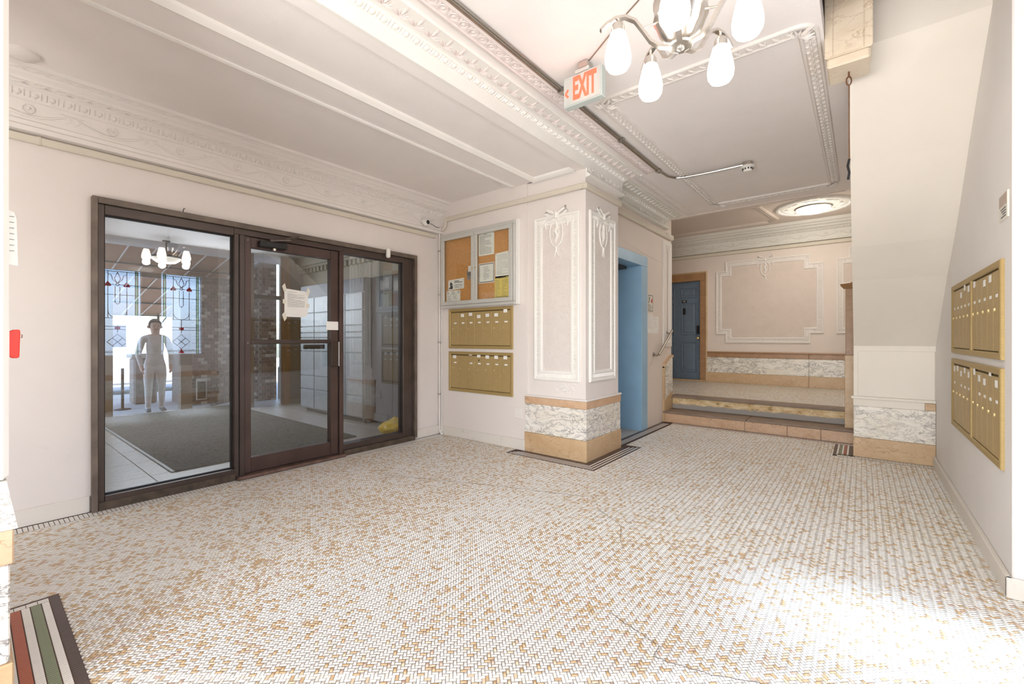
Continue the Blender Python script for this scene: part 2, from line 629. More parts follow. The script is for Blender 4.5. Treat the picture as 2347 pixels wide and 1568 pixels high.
def place(name, me, parent=None, loc=None, rot=None, scl=None):
    o = bpy.data.objects.new(name, me)
    COL.objects.link(o)
    if loc is not None: o.location = loc
    if rot is not None: o.rotation_euler = rot
    if scl is not None: o.scale = scl
    if parent is not None:
        o.parent = parent
        o.matrix_parent_inverse = WM[parent.name].inverted()
    WM[o.name] = Matrix.LocRotScale(o.location, o.rotation_euler, o.scale)
    return o


WM = {}


def tag(o, label=None, cat=None, group=None, kind=None):
    if label: o['label'] = label
    if cat: o['category'] = cat
    if group: o['group'] = group
    if kind: o['kind'] = kind
    return o


def thing(name, loc, label, cat, group=None):
    o = place(name, None, None, loc)
    return tag(o, label, cat, group)


def struct(o):
    o['kind'] = 'structure'
    return o


def bx(name, mat, b, parent=None, bevel=0.0):
    return MB().box(*b).build(name, mat, parent, bevel=bevel)


def text_mesh(s, size, depth=0.001, bold=0.0):
    cu = bpy.data.curves.new('lettering', 'FONT')
    cu.body = s
    cu.size = size
    cu.extrude = depth
    cu.align_x = 'CENTER'
    cu.align_y = 'CENTER'
    cu.resolution_u = 3
    cu.offset = bold
    ob = bpy.data.objects.new('lettering', cu)
    COL.objects.link(ob)
    dg = bpy.context.evaluated_depsgraph_get()
    me = bpy.data.meshes.new_from_object(ob.evaluated_get(dg))
    bpy.data.objects.remove(ob)
    return me


def on_front(y, sgn=-1):          # plane facing -y : a = x, b = z, h towards the viewer
    return lambda a, b, h: (a, y + sgn * h, b)


def on_side(x, sgn=1):            # plane facing +x : a = y, b = z
    return lambda a, b, h: (x + sgn * h, a, b)


def on_ceil(z):                   # facing down : a = x, b = y
    return lambda a, b, h: (a, b, z - h)


def lines(mb, mp, a0, a1, b0, b1, rows, thick=0.0018, h=0.0007, fill=0.9, seed=1):
    """rows of printed text as thin flat bars"""
    rnd = random.Random(seed)
    for i in range(rows):
        b = b1 - (b1 - b0) * (i + 0.5) / rows
        e = a0 + (a1 - a0) * (fill + (1 - fill) * rnd.random() if rnd.random() > 0.25 else 0.5 * rnd.random() + 0.3)
        p = [mp(a0, b - thick / 2, h), mp(e, b - thick / 2, h), mp(e, b + thick / 2, h), mp(a0, b + thick / 2, h)]
        mb.add(p, [(0, 1, 2, 3)])


# ------------------------------------------------------------------ structure : floor
XA, YB, XE, XC, YL = -4.18, 3.75, -2.25, 0.545, 9.2
ZC, ZS, ZL, ZLC = 2.98, 2.89, 0.35, 3.25
floor = struct(bx('floor', M['grout'], (-4.18, 1.30, -2.6, 6.36, -0.12, -0.0014)))

BORD = [(-4.18, -4.052, -2.6, 3.75), (-2.935, -1.898, 3.561, 4.66), (-2.25, -2.085, 4.5, 6.20), (-2.25, -0.06, 6.20, 6.32),
        (-0.235, -0.06, 5.57, 6.2), (-0.235, 0.545, 5.57, 5.70), (-2.955, -1.93, -0.9, 0.268)]


def herringbone():
    w = 0.0127
    g = 0.00075
    r45 = math.sqrt(0.5)
    out = []
    N = 640
    kk, mm = np.meshgrid(np.arange(-N, N), np.arange(-N // 4, N // 4), indexing='ij')
    kk = kk.ravel()
    mm = mm.ravel()
    hx, hy = kk + 4 * mm + 1.0, kk + 0.5
    vx, vy = kk + 3 + 4 * mm + 0.5, kk + 1.0
    cx = np.concatenate([hx, vx]) * w
    cy = np.concatenate([hy, vy]) * w
    ori = np.concatenate([np.zeros(len(hx)), np.ones(len(vx))])
    X = (cx - cy) * r45 - 1.2
    Y = (cx + cy) * r45 + 2.6
    keep = (X > -4.17) & (X < 1.29) & (Y > 0.0) & (Y < 6.32)
    keep &= ~((X > 0.545) & (Y > 3.03))
    keep &= ~((X > 0.75) & (Y < 1.1))
    for b in BORD:
        keep &= ~((X > b[0]) & (X < b[1]) & (Y > b[2]) & (Y < b[3]))
    keep &= ~((X > -4.18) & (X < -2.25) & (Y > 3.75))
    keep &= ~((X > -0.06) & (Y > 5.7))
    return X[keep], Y[keep], ori[keep], w - g


def tile_floor():
    X, Y, ori, tw = herringbone()
    n = len(X)
    rng = np.random.default_rng(3)
    low = np.array([mnoise.noise((x * 1.3, y * 1.3, 0.3)) + 0.5 * mnoise.noise((x * 5, y * 5, 7)) for x, y in zip(X, Y)])
    p = np.clip(0.20 + 0.16 * low + 0.10 * (X < -2.2), 0.05, 0.5)
    r = rng.random(n)
    mi = np.where(r < p * 0.55, 2, np.where(r < p * 0.85, 3, np.where(r < p, 4, np.where(rng.random(n) < 0.3, 1, 0)))).astype(np.int32)
    ca, sa = math.cos(YAW), math.sin(YAW)
    D = -sa * X + ca * Y
    R = ca * X + sa * Y
    U = 1173.5 + 1000 * R / np.maximum(D, .01)
    Vv = 777 + 1200 / np.maximum(D, .01)
    vis = (D > 0.3) & (U > 5) & (U < 2342) & (Vv < 1562)
    score = np.where(vis, D, 99)
    near = np.argsort(score)[:300]
    isnear = np.zeros(n, bool)
    isnear[near] = True
    hl, hw = tw / 2 + 0.0127 / 2, tw / 2
    # individual tiles : one shared mesh for each colour
    hl = (0.0254 - 0.0019) / 2
    hw = (0.0127 - 0.0019) / 2
    meshes = {}
    for k in set(mi[near].tolist()):
        me = MB().box(-hl, hl, -hw, hw, -0.006, 0).mesh('tile', M[TILE[k]], bevel=0.0006)
        meshes[k] = me
    for i in near:
        place('tile', meshes[int(mi[i])], floor, (float(X[i]), float(Y[i]), 0.0), (0, 0, PI / 4 + (PI / 2 if ori[i] else 0)))
    # all the others in one mesh
    idx = np.where(~isnear)[0]
    Xk, Yk, ok, mk = X[idx], Y[idx], ori[idx], mi[idx]
    m = len(idx)
    ang = PI / 4 + ok * PI / 2
    ux, uy = np.cos(ang), np.sin(ang)
    zt = rng.uniform(-0.00025, 0.00005, m)
    vs = np.empty((m, 8, 3), np.float32)
    for q, (a, b, top) in enumerate([(-1, -1, 0), (1, -1, 0), (1, 1, 0), (-1, 1, 0), (-1, -1, 1), (1, -1, 1), (1, 1, 1), (-1, 1, 1)]):
        e = 0.0004 if top else 0.0
        vs[:, q, 0] = Xk + ux * a * (hl - e) - uy * b * (hw - e)
        vs[:, q, 1] = Yk + uy * a * (hl - e) + ux * b * (hw - e)
        vs[:, q, 2] = zt if top else -0.004
    far = (-sa * Xk + ca * Yk) > 30
    quad = np.array([[4, 5, 6, 7], [0, 1, 5, 4], [1, 2, 6, 5], [2, 3, 7, 6], [3, 0, 4, 7]])
    nid = np.where(~far)[0]
    fid = np.where(far)[0]
    f1 = (nid[:, None, None] * 8 + quad[None]).reshape(-1, 4)
    f2 = fid[:, None] * 8 + quad[0][None]
    faces = np.concatenate([f1, f2])
    mats = np.concatenate([np.repeat(mk[nid], 5), mk[fid]])
    me = bpy.data.meshes.new('tile_mosaic')
    me.vertices.add(m * 8)
    me.vertices.foreach_set('co', vs.ravel())
    nf = len(faces)
    me.loops.add(nf * 4)
    me.loops.foreach_set('vertex_index', faces.ravel().astype(np.int32))
    me.polygons.add(nf)
    me.polygons.foreach_set('loop_start', np.arange(0, nf * 4, 4, dtype=np.int32))
    me.polygons.foreach_set('material_index', mats.astype(np.int32))
    for k in range(5):
        me.materials.append(M[TILE[k]])
    me.update(calc_edges=True)
    me.validate()
    o = place('tile_mosaic', me, floor)
    o['kind'] = 'stuff'


tile_floor()

# border bands: rows of small rectangular tiles
border_cells = []      # x0,x1,y0,y1,material


def band(x0, x1, y0, y1, along, rows, pitch=0.0254, gap=0.0011):
    """rows = [(width, material)] laid side by side; along = axis the rows run in"""
    pos = 0.0
    for wdt, mt in rows:
        L0, L1 = (y0, y1) if along == 'y' else (x0, x1)
        n = max(1, round((L1 - L0) / pitch))
        st = (L1 - L0) / n
        for i in range(n):
            a0, a1 = L0 + i * st + gap, L0 + (i + 1) * st - gap
            p0, p1 = pos + gap * 1.6, pos + wdt - gap * 1.6
            if along == 'y':
                s_ = 1 if x1 > x0 else -1
                border_cells.append((x0 + s_ * p0, x0 + s_ * p1, a0, a1, mt))
            else:
                s_ = 1 if y1 > y0 else -1
                border_cells.append((a0, a1, y0 + s_ * p0, y0 + s_ * p1, mt))
        pos += wdt


W_, O_, D_, R_, G_ = 0, 1, 5, 6, 7
bb = MB()
for b in BORD[:1]:
    bb.box(b[0], b[1], 0.0, b[3], -0.02, 0.0004)
bb.box(-2.935, -1.898, 3.561, 3.78, -0.02, 0.0004).box(-2.105, -1.898, 3.78, 4.66, -0.02, 0.00039)
bb.box(-2.25, -2.09, 4.62, 6.2, -0.02, 0.0004).box(-2.25, -0.06, 6.2, 6.32, -0.02, 0.00039)
bb.box(-0.235, -0.06, 5.57, 6.2, -0.02, 0.0004).box(-0.06, 0.545, 5.57, 5.70, -0.02, 0.0004)
bb.box(-2.955, -1.93, 0.0, 0.268, -0.02, 0.0004)
bb.build('border_bed', M['grout_brown'], floor)
# along the door wall
band(-4.18, 0, 0.1, 3.75, 'y', [(0.026, D_), (0.034, W_), (0.034, W_), (0.034, W_)], 0.023, 0.0018)
# round the column: dark, white, dark, white, dark, white, dark
rows = [(0.062, D_), (0.018, W_), (0.018, D_), (0.018, W_), (0.018, D_), (0.018, W_), (0.024, D_)]
o_ = 0.0
for wdt, mt in rows:
    y = 3.735 - o_
    x1 = -2.072 + o_
    band(-2.825 - o_ * .62, x1 + wdt, y - wdt, y, 'x', [(wdt, mt)], 0.05)
    band(x1, 9, 3.735 - o_, 4.52 + o_ * .8, 'y', [(wdt, mt)], 0.05)
    o_ += wdt
# in front of the elevator wall
band(-2.25, 9, 4.62, 6.2, 'y', [(0.05, D_), (0.016, W_), (0.013, D_), (0.016, W_), (0.013, D_), (0.016, W_), (0.015, D_)], 0.05)
# foot of the steps
band(-2.1, -0.07, 6.2, 6.32, 'x', [(0.03, W_), (0.028, R_), (0.028, W_), (0.03, D_)], 0.03)
# threshold block by the stair pier
band(-0.235, 9, 5.64, 6.19, 'y', [(0.026, D_), (0.02, W_), (0.022, G_), (0.02, W_), (0.022, R_), (0.02, W_), (0.045, D_)], 0.025)
band(-0.2, 0.54, 5.575, 5.7, 'x', [(0.028, W_), (0.028, W_), (0.012, D_), (0.028, W_), (0.024, D_)], 0.028)
# threshold block by the left pier
o2 = 0.268
for wdt, mt, gap in [(0.034, D_, 0), (0.026, W_, 0), (0.034, G_, 0), (0.028, W_, 0), (0.034, R_, 0), (0.028, W_, 0), (0.07, D_, 0)]:
    a0 = -2.95 + (0.012 if mt == D_ and wdt < .05 else 0.05)
    if wdt > .05: a0 = -2.85
    band(a0, -1.935, o2 - wdt, o2, 'x', [(wdt, mt)], 0.0135)
    o2 -= wdt
band(-2.952, -2.94, 0.02, 0.268, 'y', [(0.012, D_)], 0.04)
band(-2.938, -2.9, 0.02, 0.234, 'y', [(0.018, W_), (0.018, W_)], 0.035)


def lay_border():
    ca, sa = math.cos(YAW), math.sin(YAW)
    cells = []
    for (x0, x1, y0, y1, mt) in border_cells:
        cx, cy = (x0 + x1) / 2, (y0 + y1) / 2
        d = -sa * cx + ca * cy
        if d < 0.5:
            if cy < 0.02 or d < 0.2: continue
        u = 1173.5 + 1000 * (ca * cx + sa * cy) / d
        vv = 777 + 1200 / d
        cells.append((d if (0 < u < 2347 and vv < 1568) else 99 + d, x0, x1, y0, y1, mt))
    cells.sort()
    rest = MB()
    keys = [0, 5, 6, 7]
    cache = {}
    for i, (d, x0, x1, y0, y1, mt) in enumerate(cells):
        if x0 > x1: x0, x1 = x1, x0
        if y0 > y1: y0, y1 = y1, y0
        if i < 300:
            k = (round(x1 - x0, 4), round(y1 - y0, 4), mt)
            if k not in cache:
                cache[k] = MB().box(-k[0] / 2, k[0] / 2, -k[1] / 2, k[1] / 2, -0.004, 0).mesh('border_tile', M[TILE[mt]])
            place('border_tile', cache[k], floor, ((x0 + x1) / 2, (y0 + y1) / 2, 0.0012))
        else:
            rest.cur = keys.index(mt)
            rest.box(x0, x1, y0, y1, -0.003, 0.0012)
    o = rest.build('border_mosaic', [M[TILE[k]] for k in keys], floor, fix=False)
    o['kind'] = 'stuff'


lay_border()


def crack(pts, w=0.0022):
    mb = MB()
    rnd = random.Random(len(pts) * 7 + int(pts[0][0] * 100))
    fine = []
    for (x0, y0), (x1, y1) in zip(pts[:-1], pts[1:]):
        n = max(2, int(math.hypot(x1 - x0, y1 - y0) / 0.02))
        for i in range(n):
            t = i / n
            fine.append((x0 + (x1 - x0) * t + rnd.uniform(-.004, .004), y0 + (y1 - y0) * t + rnd.uniform(-.004, .004), 0.0005))
    mb.strip(fine, w, 0.0012)
    mb.build('crack', M['grout'], floor)


crack([(-0.86, 1.76), (-0.62, 1.69), (-0.61, 1.62), (-0.42, 1.66), (-0.30, 1.72), (-0.15, 1.74), (-0.02, 1.70)])
crack([(-1.45, 2.78), (-1.20, 2.62), (-1.12, 2.42), (-1.05, 2.34)], 0.002)
crack([(-3.3, 2.3), (-2.7, 2.55), (-2.1, 2.78), (-1.6, 2.96)], 0.0016)

# ------------------------------------------------------------------ structure : walls
w = MB()
w.box(-4.34, XA, -2.6, 0.535, 0, 2.95).box(-4.34, XA, 3.348, 3.9, 0, 2.95).box(-4.34, XA, 0.535, 3.348, 2.19, 2.95)
wall_left = struct(w.build('wall_left', M['wall']))
wall_front = struct(bx('wall_front', M['wall'], (-4.18, -2.80, YB, 3.95, 0, 2.95)))
column = struct(MB().box(-2.81, -2.1, 3.765, 4.5, 0.6, 2.865).build('column', M['wall'], bevel=0.004))
w = MB()
w.box(-2.45, XE, 4.5, 4.62, 0, 3.0).box(-2.45, XE, 5.66, 6.66, 0, 3.0).box(-2.45, XE, 4.62, 5.66, 2.27, 3.0)
wall_middle = struct(w.build('wall_middle', M['wall_pink']))
w = MB()
w.box(XC, 0.72, 3.03, 9.3, 0, 4.5).box(0.72, 1.45, 3.03, 3.16, 0, 3.05)
wall_right = struct(w.build('wall_right', M['wall_right'], bevel=0.006))
w = MB()
w.box(-4.6, -3.43, YL, 9.34, ZL, ZLC).box(-2.53, 0.545, YL, 9.34, ZL, ZLC).box(-3.43, -2.53, YL, 9.34, 2.37, ZLC)
wall_back = struct(w.build('wall_back', M['wall_pink']))
w = MB()
w.box(-4.6, -2.45, 6.52, 6.66, 0.0, ZLC).box(-4.72, -4.6, 6.52, 9.34, 0, ZLC)
struct(w.build('wall_landing', M['wall_pink']))
# wall with the stained glass windows, right of the camera
w = MB()
WINS = [(2.13, 2.77), (1.25, 1.89), (0.37, 1.01), (-0.51, 0.13)]
ys = [-2.6, -0.51, 0.13, 0.37, 1.01, 1.25, 1.89, 2.13, 2.77, 3.03]
for i in range(0, len(ys) - 1, 2):
    w.box(1.30, 1.45, ys[i], ys[i + 1], 0, 3.05)
for a, b in WINS:
    w.box(1.30, 1.45, a, b, 0, 0.90).box(1.30, 1.45, a, b, 2.38, 3.05)
wall_window = struct(w.build('wall_window', M['wall']))
# wall behind the camera with a wide opening
w = MB()
w.box(-4.34, -1.9, -2.72, -2.6, 0, 3.05).box(0.95, 1.45, -2.72, -2.6, 0, 3.05).box(-1.9, 0.95, -2.72, -2.6, 2.65, 3.05)
struct(w.build('wall_rear', M['wall']))
# left pier beside the camera
pier = struct(MB().box(-2.85, -2.055, -0.72, 0.08, 0.765, 2.87).build('column', M['trim'], bevel=0.012))
for (z0, z1, gx, mt) in [(0.0, 0.20, 0.03, 'mtan'), (0.201, 0.505, 0.022, 'mwhite'), (0.506, 0.61, 0.03, 'mrose')]:
    bx('marble_slab', M[mt], (-2.85 - gx, -2.075 + gx, -0.72 - gx, 0.06 + gx, z0, z1), pier, bevel=0.004)
w = MB()
w.prism([(-0.72, 0.762), (0.075, 0.762), (0.098, 0.611), (-0.72, 0.611)], lambda a, b, d: (d, a, b), -2.85, -2.05)
w.build('flared_skirt', M['mwhite'], pier)

# ceilings
w = MB()
w.box(-2.12, 1.45, -2.72, 2.80, ZC, 3.1).box(-2.45, -0.1735, 2.80, 3.43, ZC, 3.1).box(-2.45, -0.066, 3.43, 6.55, ZC, 3.1).box(XC, 1.45, 2.80, 3.05, ZC, 3.1)
ceiling = struct(w.build('ceiling', M['ceiling']))
w = MB()
w.box(-4.34, -2.09, -2.72, 3.77, ZS, 3.1)
w.box(-2.205, -2.09, -2.72, 3.77, 2.862, ZS)
w.box(-2.965, -2.725, -2.72, 3.745, 2.868, ZS)
soffit = struct(w.build('ceiling', M['ceiling']))
mp = on_ceil(ZS)
w = MB()
for x_, d_ in ((-2.725, 1), (-2.965, -1)):
    pr = [(0, 2.868), (0.0, 2.858), (0.016 * d_, 2.852), (0.03 * d_, 2.862), (0.045 * d_, 2.874), (0.052 * d_, 2.89)]
    w.prism([(x_ + a, b) for a, b in pr], lambda a, b, d: (a, d, b), -2.7, 3.74)
w.prism([(3.745, 2.89), (3.69, 2.89), (3.70, 2.872), (3.72, 2.858), (3.745, 2.85)], lambda a, b, d: (d, a, b), -2.72, -2.205)
w.build('ridge_moulding', M['trim'], soffit)
w = MB()
w.box(-4.72, 0.72, 6.55, 9.34, ZLC, 3.36).box(-4.72, -0.15, 6.5, 6.56, ZC, ZLC + .05)
landing_ceiling = struct(w.build('ceiling', M['landing_ceiling']))
# sloping stair underside with the pier wall below it
prof = [(5.70, 1.13), (5.41, 1.375), (4.99, 1.72), (4.64, 1.967), (4.40, 2.165), (4.06, 2.475), (3.80, 2.69), (3.42, 2.985),
        (3.42, 3.35), (3.6, 3.2), (4.4, 2.5), (5.2, 1.86), (5.9, 1.22), (5.9, 0.0), (5.70, 0.0)]
w = MB().prism(prof, lambda a, b, d: (d, a, b), -0.065, XC)
wall_stair = struct(w.build('wall_stair', M['soffit']))
w = MB()
w.box(-0.33, -0.19, 2.80, 6.55, ZC + .12, 4.5).box(-0.33, 1.0, 2.65, 2.80, 3.1, 4.5).box(-0.33, 1.45, 2.65, 6.7, 4.5, 4.6).box(XC, 0.72, 2.65, 3.03, 3.1, 4.5)
w.box(-0.33, 0.72, 6.55, 6.7, 3.36, 4.5)
struct(w.build('wall_stairwell', M['wall']))

# upper storeys of the building, an unseen block added to shade the entrance
struct(bx('wall_upper', M['vestwall'], (-9.2, 1.45, -6, 12, 4.65, 12)))

# landing and steps
landing = struct(MB().box(-4.6, 0.545, 6.7, YL, 0.0, ZL).build('floor', M['grout']))
w = MB()
rnd = random.Random(5)
nx, ny = 46, 24


def landing_tiles():
    """small mosaic on the landing, receding too far to be picked apart"""
    X0, X1, Y0, Y1 = -3.4, -0.05, 6.78, 9.17
    w_ = 0.0254
    mb = MB()
    n = 0
    k = -400
    r45 = math.sqrt(.5)
    for k in range(-210, 210):
        for m_ in range(-60, 60):
            for o in (0, 1):
                cx, cy = ((k + 4 * m_ + 1.0, k + 0.5) if o == 0 else (k + 3 + 4 * m_ + 0.5, k + 1.0))
                x = (cx - cy) * w_ * .62 * r45 - 1.7
                y = (cx + cy) * w_ * .62 * r45 + 8.0
                if X0 < x < X1 and Y0 < y < Y1:
                    a = PI / 4 + o * PI / 2
                    ux, uy = math.cos(a), math.sin(a)
                    L, S = w_ * .58, w_ * .28
                    q = [(x + ux * i * L - uy * j * S, y + uy * i * L + ux * j * S, ZL + 0.0015) for i, j in ((-1, -1), (1, -1), (1, 1), (-1, 1))]
                    r_ = rnd.random()
                    mb.cur = 0 if r_ < .55 else (1 if r_ < .75 else (2 if r_ < .88 else 3))
                    mb.add(q, [(0, 1, 2, 3)])
    o = mb.build('tile_mosaic', [M[TILE[1]], M[TILE[0]], M[TILE[2]], M[TILE[3]]], landing, fix=False)
    o['kind'] = 'stuff'


landing_tiles()
bx('riser', M['riser'], (-2.25, -0.06, 6.66, 6.7, 0.16, 0.325), landing)
bx('tread', M['slate'], (-2.25, -0.06, 6.61, 6.86, 0.322, ZL + 0.002), landing, bevel=0.006)
step = struct(bx('floor', M['slate'], (-2.25, -0.06, 6.335, 6.66, 0.0, 0.13)))
for i, (a, b) in enumerate([(-2.33, -1.19), (-1.185, -0.72), (-0.715, -0.38), (-0.375, -0.06)]):
    bx('riser_slab', M['mrose'], (max(a, -2.25), b, 6.32, 6.335, 0.0, 0.128), step, bevel=0.002)
for a, b in [(-2.25, -1.165), (-1.16, -0.06)]:
    bx('tread_slab', M['slate'], (a, b, 6.295, 6.66, 0.13, 0.16), step, bevel=0.006)


# ------------------------------------------------------------------ baseboards
def baseboard(name, boxes):
    o = None
    w_ = MB()
    for b_ in boxes:
        w_.box(*b_)
    return struct(w_.build(name, M['base'], bevel=0.004))


baseboard('baseboard_left', [(XA, XA + .014, -2.6, 0.53, 0.0, 0.112), (XA, XA + .014, 3.35, YB, 0.0, 0.112)])
baseboard('baseboard_front', [(-4.165, -3.15, YB - .014, YB, 0.0, 0.112), (-3.147, -2.82, YB - .02, YB, 0, 0.116)])
baseboard('baseboard_right', [(XC - .022, XC, 3.01, 5.69, 0.0, 0.095), (XC - .022, 1.30, 3.008, 3.03, 0.0, 0.095)])


# ------------------------------------------------------------------ marble facings
def slabs(parent, specs):
    for mt, b_ in specs:
        bx('marble_slab', M[mt], b_, parent, bevel=0.003)


slabs(column, [('mtan', (-2.825, -2.072, 3.735, 4.515, 0.0, 0.207)),
               ('mwhite', (-2.818, -2.079, 3.742, 4.508, 0.208, 0.512)),
               ('mrose', (-2.822, -2.075, 3.738, 4.512, 0.513, 0.588))])
bx('ledge', M['trim_pale'], (-2.832, -2.066, 3.729, 4.52, 0.588, 0.607), column, bevel=0.006)
# stair pier
slabs(wall_stair, [('mtan', (-0.068, 0.543, 5.678, 5.70, 0.0, 0.198)), ('mwhite', (-0.062, 0.543, 5.684, 5.70, 0.199, 0.518)),
                   ('mtan', (0.468, 0.543, 5.682, 5.70, 0.519, 0.588)), ])
bx('painted_band', M['soffit'], (-0.068, 0.467, 5.68, 5.70, 0.519, 0.592), wall_stair, bevel=0.002)
bx('ledge', M['soffit'], (-0.085, 0.543, 5.66, 5.70, 0.592, 0.618), wall_stair, bevel=0.004)
bx('plaster_panel', M['soffit'], (-0.03, 0.54, 5.688, 5.70, 0.618, 1.08), wall_stair, bevel=0.004)
# back wall wainscot
for x0, x1 in [(-2.397, -0.72), (-0.717, 0.54)]:
    slabs(wall_back, [('mtan', (x0, x1, YL - .03, YL, ZL, 0.545)), ('mwhite', (x0, x1, YL - .022, YL, 0.546, 0.845)),
                      ('mbrown', (x0, x1, YL - .03, YL, 0.846, 0.93))])
bx('ledge', M['mbrown'], (-2.397, 0.54, YL - .045, YL, 0.93, 0.955), wall_back, bevel=0.006)
# alcove wainscot
slabs(wall_window, [('mtan', (1.28, 1.30, -2.5, 3.03, 0, 0.2)), ('mwhite', (1.284, 1.30, -2.5, 3.03, 0.201, 0.51)), ('mrose', (1.28, 1.30, -2.5, 3.03, 0.511, 0.6))])
bx('ledge', M['trim'], (0.60, 1.28, 3.0, 3.03, 0.585, 0.615), wall_right, bevel=0.006)
w = MB()
w.frame([(0.60, 0.7), (1.2, 0.7), (1.2, 2.5), (0.60, 2.5)], [(0, 0), (0, .018), (.03, .022), (.05, .008), (.05, 0)], on_front(3.03))
w.build('panel_moulding', M['trim'], wall_right)
# facing at the foot of the elevator wall beside the steps
w = MB()
w.prism([(6.335, 0.16), (6.66, 0.30), (6.66, 0.925), (6.56, 0.925), (6.40, 0.85), (6.335, 0.82)], lambda a, b, d: (d, a, b), XE, XE + .02)
w.build('marble_slab', M['mwhite'], wall_middle)
w = MB()
w.prism([(6.30, 0.78), (6.335, 0.82), (6.40, 0.85), (6.56, 0.925), (6.68, 0.925), (6.68, 0.96), (6.55, 0.96), (6.38, 0.885), (6.30, 0.86)],
        lambda a, b, d: (d, a, b), XE, XE + .03)
w.build('marble_cap', M['mrose'], wall_middle)
w = MB()
w.prism([(6.30, 0.0), (6.335, 0.0), (6.335, 0.82), (6.30, 0.80)], lambda a, b, d: (d, a, b), XE, XE + .024)
w.prism([(6.335, 0.16), (6.66, 0.16), (6.66, 0.42), (6.42, 0.36), (6.335, 0.3)], lambda a, b, d: (d, a, b), XE, XE + .024)
w.build('marble_edge', M['mtan'], wall_middle)

# ------------------------------------------------------------------ relief ornaments (shared meshes)


def relief_egg():
    """egg between two darts, about 1 unit wide : x along, y up, z out"""
    mb = MB()
    n = 10
    vs = [(0, 0, 0.16)]
    for rr, hh in ((0.16, 0.13), (0.26, 0.0)):
        for k in range(n):
            a = 2 * PI * k / n
            vs.append((math.cos(a) * rr, math.sin(a) * rr * 1.5, hh))
    fs = [(0, 1 + k, 1 + (k + 1) % n) for k in range(n)]
    fs += [(1 + k, 1 + n + k, 1 + n + (k + 1) % n, 1 + (k + 1) % n) for k in range(n)]
    mb.add(vs, fs)
    for dx in (-0.36, 0.36):
        mb.add([(dx - .05, .42, 0), (dx + .05, .42, 0), (dx, .42, .1), (dx - .09, -.42, 0), (dx + .09, -.42, 0), (dx, -.36, .1)],
               [(0, 2, 5, 3), (2, 1, 4, 5), (0, 1, 2), (3, 5, 4)])
    mb.add([(-.04, -.4, 0), (.04, -.4, 0), (0, -.4, .1), (0, -.55, 0.02)], [(0, 2, 3), (2, 1, 3)])
    return mb


def relief_leaf():
    mb = MB()
    for s_ in (-1, 1):
        for i in range(4):
            a = 0.3 + i * 0.42
            d = V((math.cos(a) * s_, math.sin(a), 0))
            p = V((0, -0.35, 0))
            q = p + d * (0.62 - 0.05 * i)
            nrm = V((-d.y, d.x, 0)) * 0.07
            mid = (p + q) / 2
            mb.add([p, mid + nrm, q, mid - nrm, mid + V((0, 0, .14))], [(0, 1, 4), (1, 2, 4), (2, 3, 4), (3, 0, 4)])
    mb.add([(-.08, -.35, 0), (.08, -.35, 0), (.07, .45, 0), (-.07, .45, 0), (0, .05, .16)], [(0, 1, 4), (1, 2, 4), (2, 3, 4), (3, 0, 4)])
    return mb


def relief_rope():
    mb = MB()
    pts = [(-.5, -.22, 0.03), (-.25, -.05, .09), (0.05, .14, .1), (.35, .28, .04)]
    mb.tube(pts, [.06, .12, .12, .05], 6)
    mb.tube([(-.3, .28, .03), (-.05, .12, .07), (.2, -.1, .07), (.45, -.26, .03)], [.04, .08, .08, .04], 6)
    return mb


def relief_ring():
    mb = MB()
    mb.tube([(math.cos(2 * PI * k / 12) * .38, math.sin(2 * PI * k / 12) * .34, .03) for k in range(12)], .07, 5, closed=True)
    mb.add([(-.12, -.12, 0), (.12, -.12, 0), (.12, .12, 0), (-.12, .12, 0), (0, 0, .12)], [(0, 1, 4), (1, 2, 4), (2, 3, 4), (3, 0, 4)])
    mb.tube([(.36, -.3, .02), (.5, 0, .06), (.62, .3, .02)], .06, 5)
    return mb


def relief_rosette():
    mb = MB()
    mb.lathe([(0.5, 0.0), (0.47, 0.10), (0.38, 0.10), (0.33, 0.04), (0.16, 0.05), (0.12, 0.16), (0.02, 0.18)], (0, 0, 0), 14)
    return mb


def relief_swag():
    mb = MB()
    pts = []
    for i in range(9):
        t = i / 8
        pts.append((-.5 + t, .12 - .42 * math.sin(PI * t), 0.02))
    mb.tube(pts, [.02, .035, .05, .06, .065, .06, .05, .035, .02], 6)
    for s_ in (-.5, .5):
        mb.tube([(s_, .14, .02), (s_ + .03, -.05, .02), (s_ - .02, -.22, .01)], [.03, .03, .01], 5)
        mb.tube([(s_ - .1, .2, .02), (s_, .14, .03), (s_ + .1, .2, .02)], .025, 5)
    return mb


REL = {}


def relief(kind, mat, parent, loc, ax, up, size):
    """ax : direction along, up : direction up on the surface; size (w,h,d)"""
    key = (kind, mat)
    if key not in REL:
        REL[key] = {'egg_relief': relief_egg, 'leaf_relief': relief_leaf, 'rope_relief': relief_rope, 'ring_relief': relief_ring,
                    'rosette': relief_rosette, 'swag': relief_swag}[kind]().mesh(kind, M[mat], smooth=True)
    ax = V(ax).normalized()
    up = V(up).normalized()
    nn = ax.cross(up).normalized()
    R3 = Matrix((ax, up, nn)).transposed()
    return place(kind, REL[key], parent, loc, R3.to_euler(), (size[0], size[1], size[2] * 1.5))


